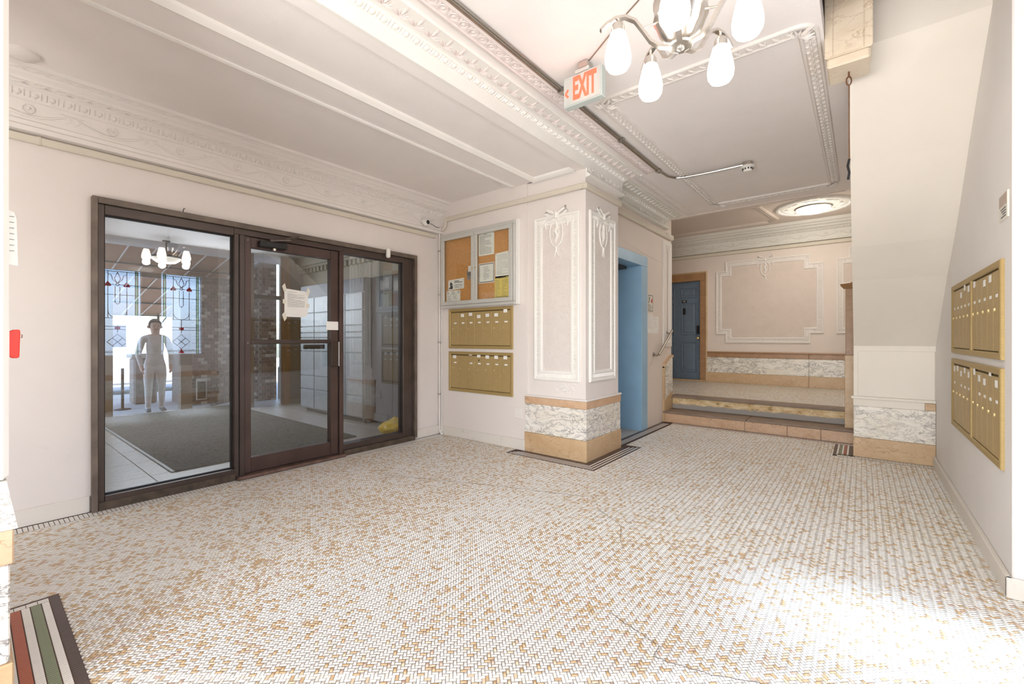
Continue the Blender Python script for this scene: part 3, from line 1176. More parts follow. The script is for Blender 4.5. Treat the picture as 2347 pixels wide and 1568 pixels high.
# cornice of the door wall
pr = [(-4.19, 2.515), (-4.135, 2.525), (-4.132, 2.555), (-4.145, 2.565), (-4.142, 2.592), (-4.155, 2.598), (-4.152, 2.716), (-4.138, 2.722),
      (-4.132, 2.73), (-4.098, 2.775), (-4.085, 2.782), (-4.08, 2.79), (-4.045, 2.808), (-4.035, 2.82), (-4.012, 2.836), (-4.006, 2.846),
      (-3.99, 2.862), (-3.975, 2.866), (-3.972, 2.89), (-4.19, 2.89)]
trim1 = struct(MB().prism(pr, lambda a, b, d: (a, d, b), -2.6, YB).build('trim_1', M['trim_pale']))
for i in range(49):
    y = 0.12 + i * 0.075
    relief('egg_relief', 'trim_pale', trim1, (-4.115, y, 2.7525), (0, 1, 0), (0.034, 0, 0.045), (.07, .05, .05))
for i in range(38):
    y = 0.1 + i * 0.097
    relief('rope_relief', 'trim_pale', trim1, (-4.062, y, 2.80), (0, 1, 0), (.035, 0, .018), (.09, .045, .06))
    relief('rope_relief', 'trim_pale', trim1, (-3.998, y, 2.855), (0, 1, 0), (.016, 0, .016), (.09, .03, .035))
for i in range(9):
    y = 0.24 + i * 0.40
    relief('rosette', 'trim_pale', trim1, (-4.154, y, 2.668), (0, 1, 0), (0, 0, 1), (.062, .062, .07))
    relief('swag', 'trim_pale', trim1, (-4.154, y, 2.665), (0, 1, 0), (0, 0, 1), (.36, .14, .10))

# cornice of the beam and the column
pr = [(-2.12, 2.861), (-2.092, 2.861), (-2.076, 2.905), (-2.064, 2.94), (-2.056, 2.942), (-2.014, 2.957), (-2.008, 2.964), (-1.995, 2.966),
      (-1.875, 2.966), (-1.87, 2.972), (-1.87, 2.981), (-2.12, 2.981)]
trim2 = struct(MB().prism(pr, lambda a, b, d: (a, d, b), -2.6, 4.56).build('trim_2', M['trim']))
pr2 = [(-1.815, 2.981), (-1.81, 2.966), (-1.79, 2.962), (-1.785, 2.972), (-1.715, 2.972), (-1.71, 2.962), (-1.69, 2.966), (-1.685, 2.981)]
MB().prism(pr2, lambda a, b, d: (a, d, b), -2.6, 4.56).build('guilloche_band', M['leafpink'], trim2)
for i in range(55):
    y = 0.45 + i * 0.075
    relief('egg_relief', 'trim', trim2, (-2.038, y, 2.949), (0, 1, 0), (.042, 0, .016), (.072, .045, .05))
for i in range(38):
    y = 0.5 + i * 0.108
    relief('leaf_relief', 'leafpink', trim2, (-1.935, y, 2.966), (0, 1, 0), (1, 0, 0), (.10, .115, .05))
for i in range(52):
    y = 0.5 + i * 0.078
    relief('ring_relief', 'leafpink', trim2, (-1.75, y, 2.972), (0, 1, 0), (1, 0, 0), (.075, .08, .04))
# column part of the cornice: ledge and flowered frieze
pr3 = [(-2.1, 2.775), (-2.05, 2.785), (-2.048, 2.80), (-2.064, 2.806), (-2.066, 2.815), (-2.084, 2.82), (-2.082, 2.868), (-2.1, 2.868)]
MB().prism(pr3, lambda a, b, d: (a, d, b), 3.765, 4.55).build('cornice_ledge', M['trim'], column)
for i in range(4):
    relief('swag', 'trim', column, (-2.082, 3.88 + i * .19, 2.862), (0, 1, 0), (.05, 0, 1), (.17, .09, .09))
    relief('rosette', 'trim', column, (-2.08, 3.88 + i * .19, 2.872), (0, 1, 0), (.1, 0, 1), (.03, .03, .05))
# cornice of the elevator wall
pr = [(-2.27, 2.79), (-2.19, 2.80), (-2.188, 2.815), (-2.212, 2.822), (-2.23, 2.828), (-2.225, 2.905), (-2.21, 2.912), (-2.17, 2.948),
      (-2.15, 2.955), (-2.03, 2.955), (-2.022, 2.963), (-2.022, 2.981), (-2.27, 2.981)]
trim3 = struct(MB().prism(pr, lambda a, b, d: (a, d, b), 4.5, 6.41).build('trim_3', M['trim_grey']))
pr2 = [(-1.955, 2.981), (-1.95, 2.966), (-1.932, 2.962), (-1.927, 2.972), (-1.877, 2.972), (-1.872, 2.962), (-1.855, 2.966), (-1.85, 2.981)]
MB().prism(pr2, lambda a, b, d: (a, d, b), 4.56, 6.48).build('guilloche_band', M['trim_pale'], trim3)
for i in range(23):
    y = 4.66 + i * 0.075
    relief('egg_relief', 'trim_grey', trim3, (-2.19, y, 2.93), (0, 1, 0), (.04, 0, .036), (.07, .045, .05))
for i in range(18):
    relief('leaf_relief', 'trim_grey', trim3, (-2.09, 4.66 + i * .098, 2.955), (0, 1, 0), (1, 0, 0), (.095, .11, .05))
    relief('ring_relief', 'trim_pale', trim3, (-1.902, 4.66 + i * .098, 2.972), (0, 1, 0), (1, 0, 0), (.09, .06, .03))
for i in range(5):
    relief('rosette', 'trim_grey', trim3, (-2.226, 4.72 + i * .36, 2.875), (0, 1, 0), (.05, 0, 1), (.055, .055, .06))
    relief('swag', 'trim_grey', trim3, (-2.226, 4.72 + i * .36, 2.87), (0, 1, 0), (.05, 0, 1), (.32, .1, .1))
# cornice of the back wall
pr = [(9.21, 2.89), (9.15, 2.90), (9.15, 2.92), (9.17, 2.93), (9.165, 3.07), (9.15, 3.075), (9.14, 3.11), (9.11, 3.12), (9.10, 3.15),
      (9.06, 3.165), (9.05, 3.19), (9.02, 3.20), (9.015, 3.25), (9.21, 3.25)]
trim4 = struct(MB().prism(pr, lambda a, b, d: (d, a, b), -4.6, XC).build('trim_4', M['trim_grey']))
for i in range(36):
    relief('egg_relief', 'trim_grey', trim4, (-3.1 + i * .09, 9.145, 3.09), (1, 0, 0), (0, -.012, .04), (.085, .035, .05))
    relief('rope_relief', 'trim_grey', trim4, (-3.1 + i * .09, 9.08, 3.157), (1, 0, 0), (0, -.04, .015), (.08, .03, .04))
for i in range(10):
    relief('rosette', 'trim_grey', trim4, (-3.0 + i * .36, 9.166, 3.0), (1, 0, 0), (0, 0, 1), (.065, .065, .06))
    relief('swag', 'trim_grey', trim4, (-3.0 + i * .36, 9.166, 3.0), (1, 0, 0), (0, 0, 1), (.32, .13, .1))
for x_, y_ in ((-2.25, 6.47),):
    w = MB().prism([(6.48, 2.981), (6.50, 2.962), (6.53, 2.958), (6.55, 2.965), (6.56, 2.98)], lambda a, b, d: (d, a, b), -2.27, -0.15)
    struct(w.build('trim_5', M['landing_ceiling']))


# ceiling panels
def rounded(x0, x1, y0, y1, r, n=5):
    out = []
    for cx, cy, a0 in ((x1 - r, y1 - r, 0), (x0 + r, y1 - r, PI / 2), (x0 + r, y0 + r, PI), (x1 - r, y0 + r, 1.5 * PI)):
        for k in range(n + 1):
            a = a0 + PI / 2 * k / n
            out.append((cx + math.cos(a) * r, cy + math.sin(a) * r))
    return out


PX0, PX1, PY0, PY1 = -1.545, -0.205, 2.955, 6.22
w = MB().frame(rounded(PX0, PX1, PY0, PY1, 0.10), [(-.018, 0), (-.012, .016), (0.0, .018), (.006, .008), (.06, .010), (.066, .020), (.08, .018), (.088, 0)], on_ceil(ZC))
trim6 = struct(w.build('trim_6', M['trim_pale'], smooth=True))
for k in range(44):
    y = PY0 + .14 + k * .0685
    for x in (PX0 + .033, PX1 - .033):
        relief('leaf_relief', 'trim_pale', trim6, (x, y, ZC - .009), (1, 0, 0), (0, -1, 0), (.06, .075, .05))
for k in range(17):
    x = PX0 + .12 + k * .0685
    for y in (PY0 + .033, PY1 - .033):
        relief('rope_relief', 'trim_pale', trim6, (x, y, ZC - .009), (0, 1, 0), (1, 0, 0), (.05, .07, .06))
for x, y in ((PX0 + .05, PY0 + .05), (PX1 - .05, PY0 + .05), (PX1 - .06, PY1 - .04), (PX0 + .1, PY1 - .03)):
    relief('leaf_relief', 'trim_pale', trim6, (x, y, ZC - .018), (.7, .7, 0), (.7, -.7, 0), (.16, .14, .09))
w = MB().frame([(-3.6, 7.52), (-1.42, 7.52), (-1.22, 7.62), (-1.10, 8.62), (-1.25, 8.78), (-3.6, 8.78)],
               [(0, 0), (0, .02), (.03, .026), (.05, .012), (.075, .016), (.09, 0)], on_ceil(ZLC))
struct(w.build('trim_7', M['landing_ceiling']))


# ------------------------------------------------------------------ decorated wall panels
def cartouche(parent, mp, a, b, s_, mat):
    """oval medallion hung from a ribbon bow"""
    mb = MB()
    oval = [(a + math.cos(t) * .19 * s_, b - .40 * s_ + math.sin(t) * .33 * s_) for t in [2 * PI * k / 20 for k in range(20)]]
    mb.tube([mp(x, y, .012 * s_ + .006) for x, y in oval], .022 * s_, 6, closed=True)
    for t0 in range(2):
        sg = 1 if t0 else -1
        loop = [(0, 0), (.12, .10), (.26, .16), (.30, .08), (.18, 0.0), (0, -.02)]
        mb.tube([mp(a + sg * x * s_, b + y * s_ + .02 * s_, .03 * s_) for x, y in loop], [.02 * s_, .04 * s_, .05 * s_, .05 * s_, .04 * s_, .02 * s_], 6)
        tail = [(.03, -.03), (.16, -.10), (.26, -.08), (.33, -.16), (.30, -.28)]
        mb.tube([mp(a + sg * x * s_, b + y * s_, .02 * s_) for x, y in tail], [.03 * s_, .045 * s_, .035 * s_, .04 * s_, .012 * s_], 6)
    mb.tube([mp(a, b + .1 * s_, .03 * s_), mp(a, b - .05 * s_, .04 * s_)], .05 * s_, 8)
    fig = [(0, -.16, .045), (0.02, -.26, .05), (-.02, -.36, .06), (.03, -.48, .05), (-.03, -.60, .03), (0, -.66, .01)]
    mb.tube([mp(a + x * s_, b + y * s_, .008) for x, y, r in fig], [r * s_ * .9 for x, y, r in fig], 7)
    for sg in (-1, 1):
        mb.tube([mp(a + sg * .03 * s_, b - .28 * s_, .01), mp(a + sg * .09 * s_, b - .36 * s_, .012), mp(a + sg * .05 * s_, b - .5 * s_, .01)], .018 * s_, 5)
    mb.tube([mp(a, b - .73 * s_, .012), mp(a - .01 * s_, b - .85 * s_, .012), mp(a - .05 * s_, b - .96 * s_, .008)], [.03 * s_, .02 * s_, .01 * s_], 6)
    mb.tube([mp(a, b - .73 * s_, .012), mp(a + .02 * s_, b - .85 * s_, .012), mp(a + .07 * s_, b - .96 * s_, .008)], [.03 * s_, .02 * s_, .01 * s_], 6)
    return mb.build('cartouche', M[mat], parent, smooth=True)


def deco_panel(parent, mp, path, mat, infill, flute=0.014, depth=1.0, band=(0.0, .03, .075, .105)):
    b0, b1, b2, b3 = band
    d = depth
    mb = MB().frame(path, [(b0, 0), (b0, .016 * d), (b0 + .01, .022 * d), (b1 - .006, .02 * d), (b1, .008 * d), (b2, .008 * d), (b2 + .004, .018 * d),
                           (b3 - .008, .016 * d), (b3, .004 * d)], mp)
    mb.build('panel_moulding', M[mat], parent)
    # flutes of the inner band
    fl = MB()
    n = len(path)
    xs = [p[0] for p in path]
    area = sum(path[i][0] * path[(i + 1) % n][1] - path[(i + 1) % n][0] * path[i][1] for i in range(n))
    sg = 1 if area > 0 else -1
    for i in range(n):
        p, q = V(path[i]), V(path[(i + 1) % n])
        t = (q - p).normalized()
        nn = V((-t.y, t.x)) * sg
        L = (q - p).length
        # concave corners need a shorter or longer run
        k = int((L - 2 * b1) / flute)
        for j in range(max(0, k)):
            c = p + t * (b1 + flute * (j + .5))
            a0, a1 = c + nn * (b1 + .006) - t * flute * .28, c + nn * (b1 + .006) + t * flute * .28
            c0, c1 = c + nn * (b2 - .004) - t * flute * .28, c + nn * (b2 - .004) + t * flute * .28
            h = .008 * d
            m0, m1 = c + nn * (b1 + .006), c + nn * (b2 - .004)
            fl.add([mp(a0.x, a0.y, h), mp(a1.x, a1.y, h), mp(c1.x, c1.y, h), mp(c0.x, c0.y, h), mp(m0.x, m0.y, h + .007 * d), mp(m1.x, m1.y, h + .007 * d)],
                   [(0, 4, 5, 3), (4, 1, 2, 5), (0, 1, 4), (3, 5, 2)])
    o = fl.build('fluting', M[mat], parent, fix=False)
    o['kind'] = 'stuff'
    # stucco infill
    ins = []
    for i in range(n):
        p, q0, q1 = V(path[i]), V(path[i - 1]), V(path[(i + 1) % n])
        d0, d1 = (p - q0).normalized(), (q1 - p).normalized()
        n0, n1 = V((-d0.y, d0.x)) * sg, V((-d1.y, d1.x)) * sg
        bi = n0 + n1
        bi = bi / bi.dot(n0)
        ins.append(p + bi * (b3 - .004))
    mb = MB().prism([(p.x, p.y) for p in ins], mp, 0.0, 0.004)
    mb.build('stucco_infill', M[infill], parent)


deco_panel(column, on_front(3.765), [(-2.71, .772), (-2.161, .772), (-2.161, 2.468), (-2.71, 2.468)], 'trim', 'stucco')
cartouche(column, on_front(3.765), -2.43, 2.45, .42, 'trim')
deco_panel(column, on_side(-2.1), [(3.835, .772), (4.405, .772), (4.405, 2.475), (3.835, 2.475)], 'trim', 'stucco', band=(0, .035, .08, .115))
cartouche(column, on_side(-2.1), 4.12, 2.45, .42, 'trim')
# small relief under the column panel
w = MB()
rnd = random.Random(2)
for k in range(22):
    a = -2.42 + rnd.random() * .19
    b = .64 + rnd.random() * .10
    t = rnd.random() * 6
    w.tube([on_front(3.765)(a + .02 * math.cos(t + i), b + .014 * math.sin(t + i), .003) for i in range(4)], .005, 5)
w.build('scroll_relief', M['trim'], column, smooth=True)
# back wall panels
deco_panel(wall_back, on_front(YL), [(-2.065, 1.124), (-0.695, 1.124), (-0.695, 1.297), (-0.509, 1.297), (-0.509, 2.53), (-0.695, 2.53), (-0.695, 2.69),
                                     (-2.065, 2.69), (-2.065, 2.515), (-2.235, 2.515), (-2.235, 1.29), (-2.065, 1.29)], 'trim_pale', 'stucco_pink', flute=.02)
cartouche(wall_back, on_front(YL), -1.388, 2.66, .40, 'trim_pale')
deco_panel(wall_back, on_front(YL), [(-0.334, 1.289), (0.50, 1.289), (0.50, 2.567), (-0.16, 2.567), (-0.16, 2.567), (-0.334, 2.567)][:3] +
           [(0.5, 2.74), (-0.17, 2.74), (-0.17, 2.567), (-0.334, 2.567)], 'trim_pale', 'stucco_pink', flute=.02)
# pilaster panel at the end of the elevator wall
w = MB().frame([(6.29, 1.09), (6.63, 1.09), (6.63, 2.63), (6.29, 2.63)], [(0, 0), (0, .02), (.06, .026), (.085, .014), (.10, .022), (.13, .004)], on_side(XE))
w.build('panel_moulding', M['trim_pale'], wall_middle)

# plaster crack above the elevator
w = MB()
w.strip([(XE + .002, 4.9, 2.40), (XE + .002, 5.1, 2.365), (XE + .002, 5.25, 2.37), (XE + .002, 5.5, 2.335), (XE + .002, 6.2, 2.30)], .004, .004, (1, 0, 0))
w.build('crack', M['wall'], wall_middle)

# ------------------------------------------------------------------ glazed entrance screen
win = struct(MB().box(-4.26, -4.125, 0.535, 0.566, 0.0, 2.19).box(-4.26, -4.125, 0.566, 3.315, 2.145, 2.19).box(-4.26, -4.125, 3.315, 3.348, 0.03, 2.19)
             .build('window_1', M['bronze_casing'], bevel=0.003))
w = MB()
w.box(-4.25, -4.15, 0.567, 0.602, 0.03, 2.144).box(-4.25, -4.15, 3.163, 3.24, 0.03, 2.144).box(-4.245, -4.165, 3.241, 3.314, 0.03, 2.144)
w.box(-4.25, -4.15, 0.602, 1.412, 2.077, 2.144).box(-4.25, -4.15, 2.409, 3.163, 2.08, 2.144).box(-4.25, -4.15, 1.412, 2.409, 2.093, 2.144)
w.box(-4.25, -4.14, 0.602, 1.412, 0.045, 0.096).box(-4.25, -4.14, 2.409, 3.163, 0.06, 0.115)
w.build('frame', M['bronze'], win, bevel=0.003)
for a, b in ((1.412, 1.445), (1.452, 1.492), (2.364, 2.409)):
    bx('mullion', M['bronze'] if a < 2 else M['bronze_brown'], (-4.25, -4.14, a, b, 0.03, 2.093), win, bevel=0.003)
bx('mullion_groove', M['black'], (-4.24, -4.155, 1.445, 1.452, 0.03, 2.093), win)
for a, b in ((0.566, 1.42), (2.41, 3.315)):
    bx('sill', M['darksill'], (-4.26, -4.13, a, b, 0.0, 0.058), win, bevel=0.004)
bx('threshold', M['copper'], (-4.26, -4.085, 1.42, 2.41, 0.0, 0.03), win, bevel=0.008)
bx('pane', M['glass'], (-4.208, -4.202, 0.60, 1.414, 0.094, 2.079), win)
bx('pane', M['glass'], (-4.208, -4.202, 2.407, 3.165, 0.113, 2.082), win)
w = MB()
w.box(-4.20, -4.19, 0.602, 0.61, .096, 2.077).box(-4.20, -4.19, 1.404, 1.412, .096, 2.077).box(-4.20, -4.19, .61, 1.404, 2.068, 2.077).box(-4.20, -4.19, .61, 1.404, .096, .106)
w.box(-4.20, -4.19, 2.409, 2.416, .115, 2.08).box(-4.20, -4.19, 3.155, 3.163, .115, 2.08)
w.build('glazing_gasket', M['black'], win)

door = struct(MB().box(-4.235, -4.16, 1.497, 1.548, .036, 2.089).build('door_1', M['bronze_brown'], bevel=0.003))
bx('stile', M['bronze_brown'], (-4.235, -4.16, 2.283, 2.36, .036, 2.089), door, bevel=0.003)
for a, b in ((2.0, 2.089), (1.155, 1.194), (.036, .163)):
    bx('rail', M['bronze_brown'] if a != 1.155 else M['bronze'], (-4.235, -4.165, 1.548, 2.283, a, b), door, bevel=0.003)
for a, b in ((.161, 1.157), (1.192, 2.002)):
    bx('pane', M['glass'], (-4.203, -4.197, 1.546, 2.285, a, b), door)
w = MB()
w.box(-4.16, -4.105, 2.262, 2.335, .925, 1.17)
hd = w.build('pull_handle', M['handle_dark'], door, bevel=0.004)
bx('strike_strip', M['whiteplastic'], (-4.16, -4.13, 2.336, 2.356, .925, 1.17), door)
bx('push_bar', M['black'], (-4.28, -4.24, 2.06, 2.262, 1.10, 1.145), door, bevel=.004)
cl = MB().box(-4.16, -4.098, 1.60, 1.83, 2.012, 2.066).build('door_closer', M['black'], door, bevel=0.006)
MB().strip([(-4.11, 1.70, 2.075), (-4.08, 1.85, 2.10), (-4.09, 1.93, 2.155)], .022, .012).strip([(-4.09, 1.93, 2.155), (-4.12, 1.83, 2.115), (-4.145, 1.80, 2.105)], .02, .012) \
    .lathe([(.02, 0), (.02, .02)], (-4.12, 1.70, 2.066), 10).build('closer_arm', M['bronze'], cl)
MB().lathe([(.014, -.018), (.016, 0)], (-4.13, 1.73, 2.012), 10).build('valve', M['nickel'], cl)
for z in (1.165, 2.06):
    MB().lathe([(.005, 0), (.004, .003)], (-4.16, 1.522, z), 8, axis='x').build('screw', M['nickel'], door)

# taped notice on the door
mp = on_side(-4.196)
nt = tag(MB().prism([(1.845, 1.408), (2.03, 1.408), (2.066, 1.438), (2.066, 1.655), (1.845, 1.672)], mp, 0, .0012).build('notice', M['paper']),
         'white notice sheet taped to the glass of the entrance door', 'notice')
for a, b, s_ in ((1.845, 1.672, -1), (2.066, 1.655, 1), (1.845, 1.408, -1)):
    c, s2 = .022, .045
    MB().prism([(a - c, b - s2 * .4 * s_), (a - c + .025, b - s2 * .4 * s_ - .03 * s_), (a + c, b + s2 * .3 * s_), (a + c - .022, b + s2 * .3 * s_ + .03 * s_)], mp, .0012, .0018).build('tape', M['tape'], nt)
for a, b in ((1.83, 1.53), (2.05, 1.5)):
    MB().prism([(a, b), (a + .03, b), (a + .03, b + .04), (a, b + .04)], mp, .0012, .0018).build('tape', M['tape'], nt)
w = MB()
lines(w, mp, 1.872, 2.04, 1.50, 1.63, 16, .002, .0016, .95, 4)
lines(w, mp, 1.872, 1.96, 1.635, 1.65, 1, .002, .0016, .9, 6)
w.build('printed_text', M['ink'], nt)
tag(bx('label_card', M['paper'], (-4.157, -4.155, 2.232, 2.358, 1.29, 1.375), None), 'blank white card stuck over the door stile above the pull handle', 'card')

# sensor box above the screen, hook, camera
sn = tag(MB().box(-4.12, -4.075, 2.895, 2.94, 2.10, 2.205).build('door_sensor', M['whiteplastic'], bevel=.012),
         'small white door sensor on the bronze head frame above the right pane', 'sensor')
bx('bracket', M['bronze'], (-4.125, -4.115, 2.90, 2.93, 2.13, 2.19), sn)
tag(MB().tube([(-4.125, 1.05, 2.19), (-4.118, 1.05, 2.205), (-4.115, 1.053, 2.218), (-4.118, 1.062, 2.214)], .003, 6).build('hook', M['iron'], smooth=True),
    'tiny bent wire hook on top of the bronze door frame', 'hook')
cm = thing('security_camera', (-4.10, 3.45, 2.60), 'white turret security camera under the cornice in the corner', 'camera')
MB().lathe([(.045, 0), (.045, .02), (.03, .025)], (-4.145, 3.47, 2.62), 16, 'x').build('mount', M['whiteplastic'], cm, smooth=True)
MB().lathe([(.005, -.045), (.03, -.036), (.045, -.01), (.045, .012), (.036, .032), (.026, .036)], (-4.09, 3.45, 2.60), 18, 'x').build('housing', M['whiteplastic'], cm, smooth=True)
MB().lathe([(.026, .0), (.024, .004), (.002, .005)], (-4.055, 3.45, 2.60), 14, 'x').build('lens', M['black'], cm, smooth=True)
MB().tube([(-4.13, 3.50, 2.62), (-4.10, 3.56, 2.60), (-4.12, 3.64, 2.585), (-4.14, 3.70, 2.60)], .003, 6).build('cable', M['ink_black'], cm, smooth=True)


# ------------------------------------------------------------------ surface conduits
def conduit(name, label, boxes, mat='wall', joints=()):
    o = MB()
    for b_ in boxes:
        o.box(*b_)
    o = tag(o.build(name, M[mat], bevel=.006), label, 'conduit')
    for b_ in joints:
        bx('joint', M[mat], b_, o, bevel=.004)
    return o


M['raceway'] = plaster('cream_raceway_paint', (214, 206, 190), amount=0.08, bump=.05)
conduit('cable_raceway', 'square cream cable raceway under the cornice above the entrance doors', [(XA, XA + .034, -2.5, 3.66, 2.458, 2.506)], 'raceway',
        [(XA, XA + .037, 2.50, 2.52, 2.455, 2.509), (XA, XA + .037, .28, .30, 2.455, 2.509)])
conduit('cable_raceway', 'square cream cable raceway above the notice board, carried onto the column front', [(-4.05, -2.10, YB - .034, YB, 2.66, 2.712), (-2.15, -2.066, 3.73, 3.766, 2.66, 2.712)], 'raceway',
        [(-2.42, -2.40, YB - .037, YB, 2.657, 2.715)])
conduit('cable_raceway', 'square cream cable raceway on the right face of the marble-based column', [(-2.1, -2.066, 3.768, 4.52, 2.66, 2.712)], 'raceway')
conduit('cable_raceway', 'square cream cable raceway above the blue elevator opening', [(XE, XE + .034, 4.5, 6.64, 2.675, 2.735)], 'raceway', [(XE, XE + .04, 6.4, 6.66, 2.69, 2.75)])
conduit('cable_raceway', 'square tan cable raceway along the back wall above the moulded panels', [(-4.5, .54, YL - .034, YL - .0005, 2.825, 2.885)], 'raceway',
        [(-2.4, -2.385, YL - .037, YL, 2.822, 2.888)])
rw = thing('riser_conduit', (-4.15, 3.72, 0), 'pale conduit rising in the corner beside the notice board', 'conduit')
MB().tube([(-4.155, 3.725, .02), (-4.155, 3.725, 2.52), (-4.145, 3.722, 2.56), (-4.12, 3.72, 2.59)], .011, 8).build('pipe', M['trim_pale'], rw, smooth=True)
MB().tube([(-4.13, 3.735, .03), (-4.13, 3.735, 2.50)], .006, 6).build('wire', M['whiteplastic'], rw, smooth=True)
MB().tube([(-4.10, 3.72, 2.56), (-4.07, 3.722, 2.58), (-4.05, 3.725, 2.62), (-4.045, 3.73, 2.685)], .02, 10).build('elbow', M['raceway'], rw, smooth=True)
for z in (.5, 1.15, 1.75, 2.3):
    bx('strap', M['nickel'], (-4.172, -4.14, 3.71, 3.745, z, z + .012), rw)
MB().tube([(-4.14, 3.73, .05), (-4.11, 3.70, .025), (-4.08, 3.70, .02), (-4.09, 3.68, .015)], .01, 8).build('cable_end', M['whiteplastic'], rw, smooth=True)

ck = thing('ceiling_conduit', (-1.66, 4.83, ZC), 'long metal conduit across the ceiling ending at the smoke detector', 'conduit')
MB().tube([(-1.655, -1.0, ZC - .016), (-1.655, 4.62, ZC - .016), (-1.64, 4.75, ZC - .018), (-1.58, 4.84, ZC - .022), (-1.48, 4.86, ZC - .028),
           (-1.25, 4.87, ZC - .032), (-1.1, 4.89, ZC - .026), (-.92, 4.905, ZC - .02)], .011, 8).build('pipe', M['steel'], ck, smooth=True)
MB().tube([(-1.68, -1.0, ZC - .014), (-1.68, 4.6, ZC - .014)], .008, 6).build('pipe', M['slate'], ck, smooth=True)
for y in (2.62, 2.78, 3.6, 4.5):
    bx('coupling', M['steel'], (-1.69, -1.635, y, y + .045, ZC - .032, ZC - .002), ck, bevel=.004)
sd = thing('smoke_detector', (-.902, 4.91, ZC), 'white round smoke detector hanging from a metal ceiling box', 'smoke detector')
MB().lathe([(.05, 0), (.05, -.035), (.045, -.04)], (-.90, 4.92, ZC), 8).build('junction_box', M['nickel'], sd)
MB().lathe([(.062, -.04), (.066, -.048), (.06, -.056), (.045, -.06), (.043, -.085), (.036, -.097), (.005, -.1)], (-.895, 4.91, ZC), 20).build('head', M['whiteplastic'], sd, smooth=True)
w = MB()
for k in range(10):
    a = 2 * PI * k / 10
    w.box(-.895 + math.cos(a) * .044 - .006, -.895 + math.cos(a) * .044 + .006, 4.91 + math.sin(a) * .044 - .006, 4.91 + math.sin(a) * .044 + .006, ZC - .08, ZC - .066)
w.build('vent_slots', M['black'], sd)

# fire alarm on the far side of the left pier
fa = thing('fire_alarm_box', (-2.07, .08, 1.2), 'red fire alarm pull box on the edge of the left pier', 'alarm')
w = MB().prism([(.080, 1.148), (.086, 1.139), (.100, 1.139), (.103, 1.143), (.105, 1.226), (.102, 1.23), (.09, 1.229), (.080, 1.222)], lambda a, b, d: (d, a, b), -2.17, -2.09)
w.build('housing', M['red'], fa, bevel=.002)
bx('back_plate', M['whiteplastic'], (-2.185, -2.085, .08, .082, 1.14, 1.235), fa)
MB().tube([(-2.12, .105, 1.214), (-2.12, .110, 1.214), (-2.12, .110, 1.204), (-2.12, .105, 1.204)], .0015, 6).build('pull_loop', M['nickel'], fa)
ps = tag(MB().prism([(.08, 1.435), (.100, 1.432), (.097, 1.58), (.092, 1.60), (.08, 1.605)], lambda a, b, d: (d, a, b), -2.092, -2.09).build('notice', M['paper']),
         'curled white notice sheet sticking out behind the left pier', 'notice')
w = MB()
for k in range(7):
    w.box(-2.0898, -2.089, .082, .092, 1.585 - k * .018, 1.5865 - k * .018)
w.build('printed_text', M['ink'], ps)
dk_ = thing('ceiling_rosette', (-3.85, .20, ZS), 'round pale cover plate high on the ceiling beside the left pier', 'cover plate')
MB().lathe([(.075, 0), (.075, -.015), (.06, -.03), (.03, -.034), (.005, -.04)], (-3.86, .20, ZS), 20).build('plate', M['trim_pale'], dk_, smooth=True)
tag(MB().box(-2.97, -2.86, YB - .012, YB, .335, .447).build('cover_plate', M['trim_pale'], bevel=.005), 'blank painted cover plate low on the wall beside the column', 'cover plate')


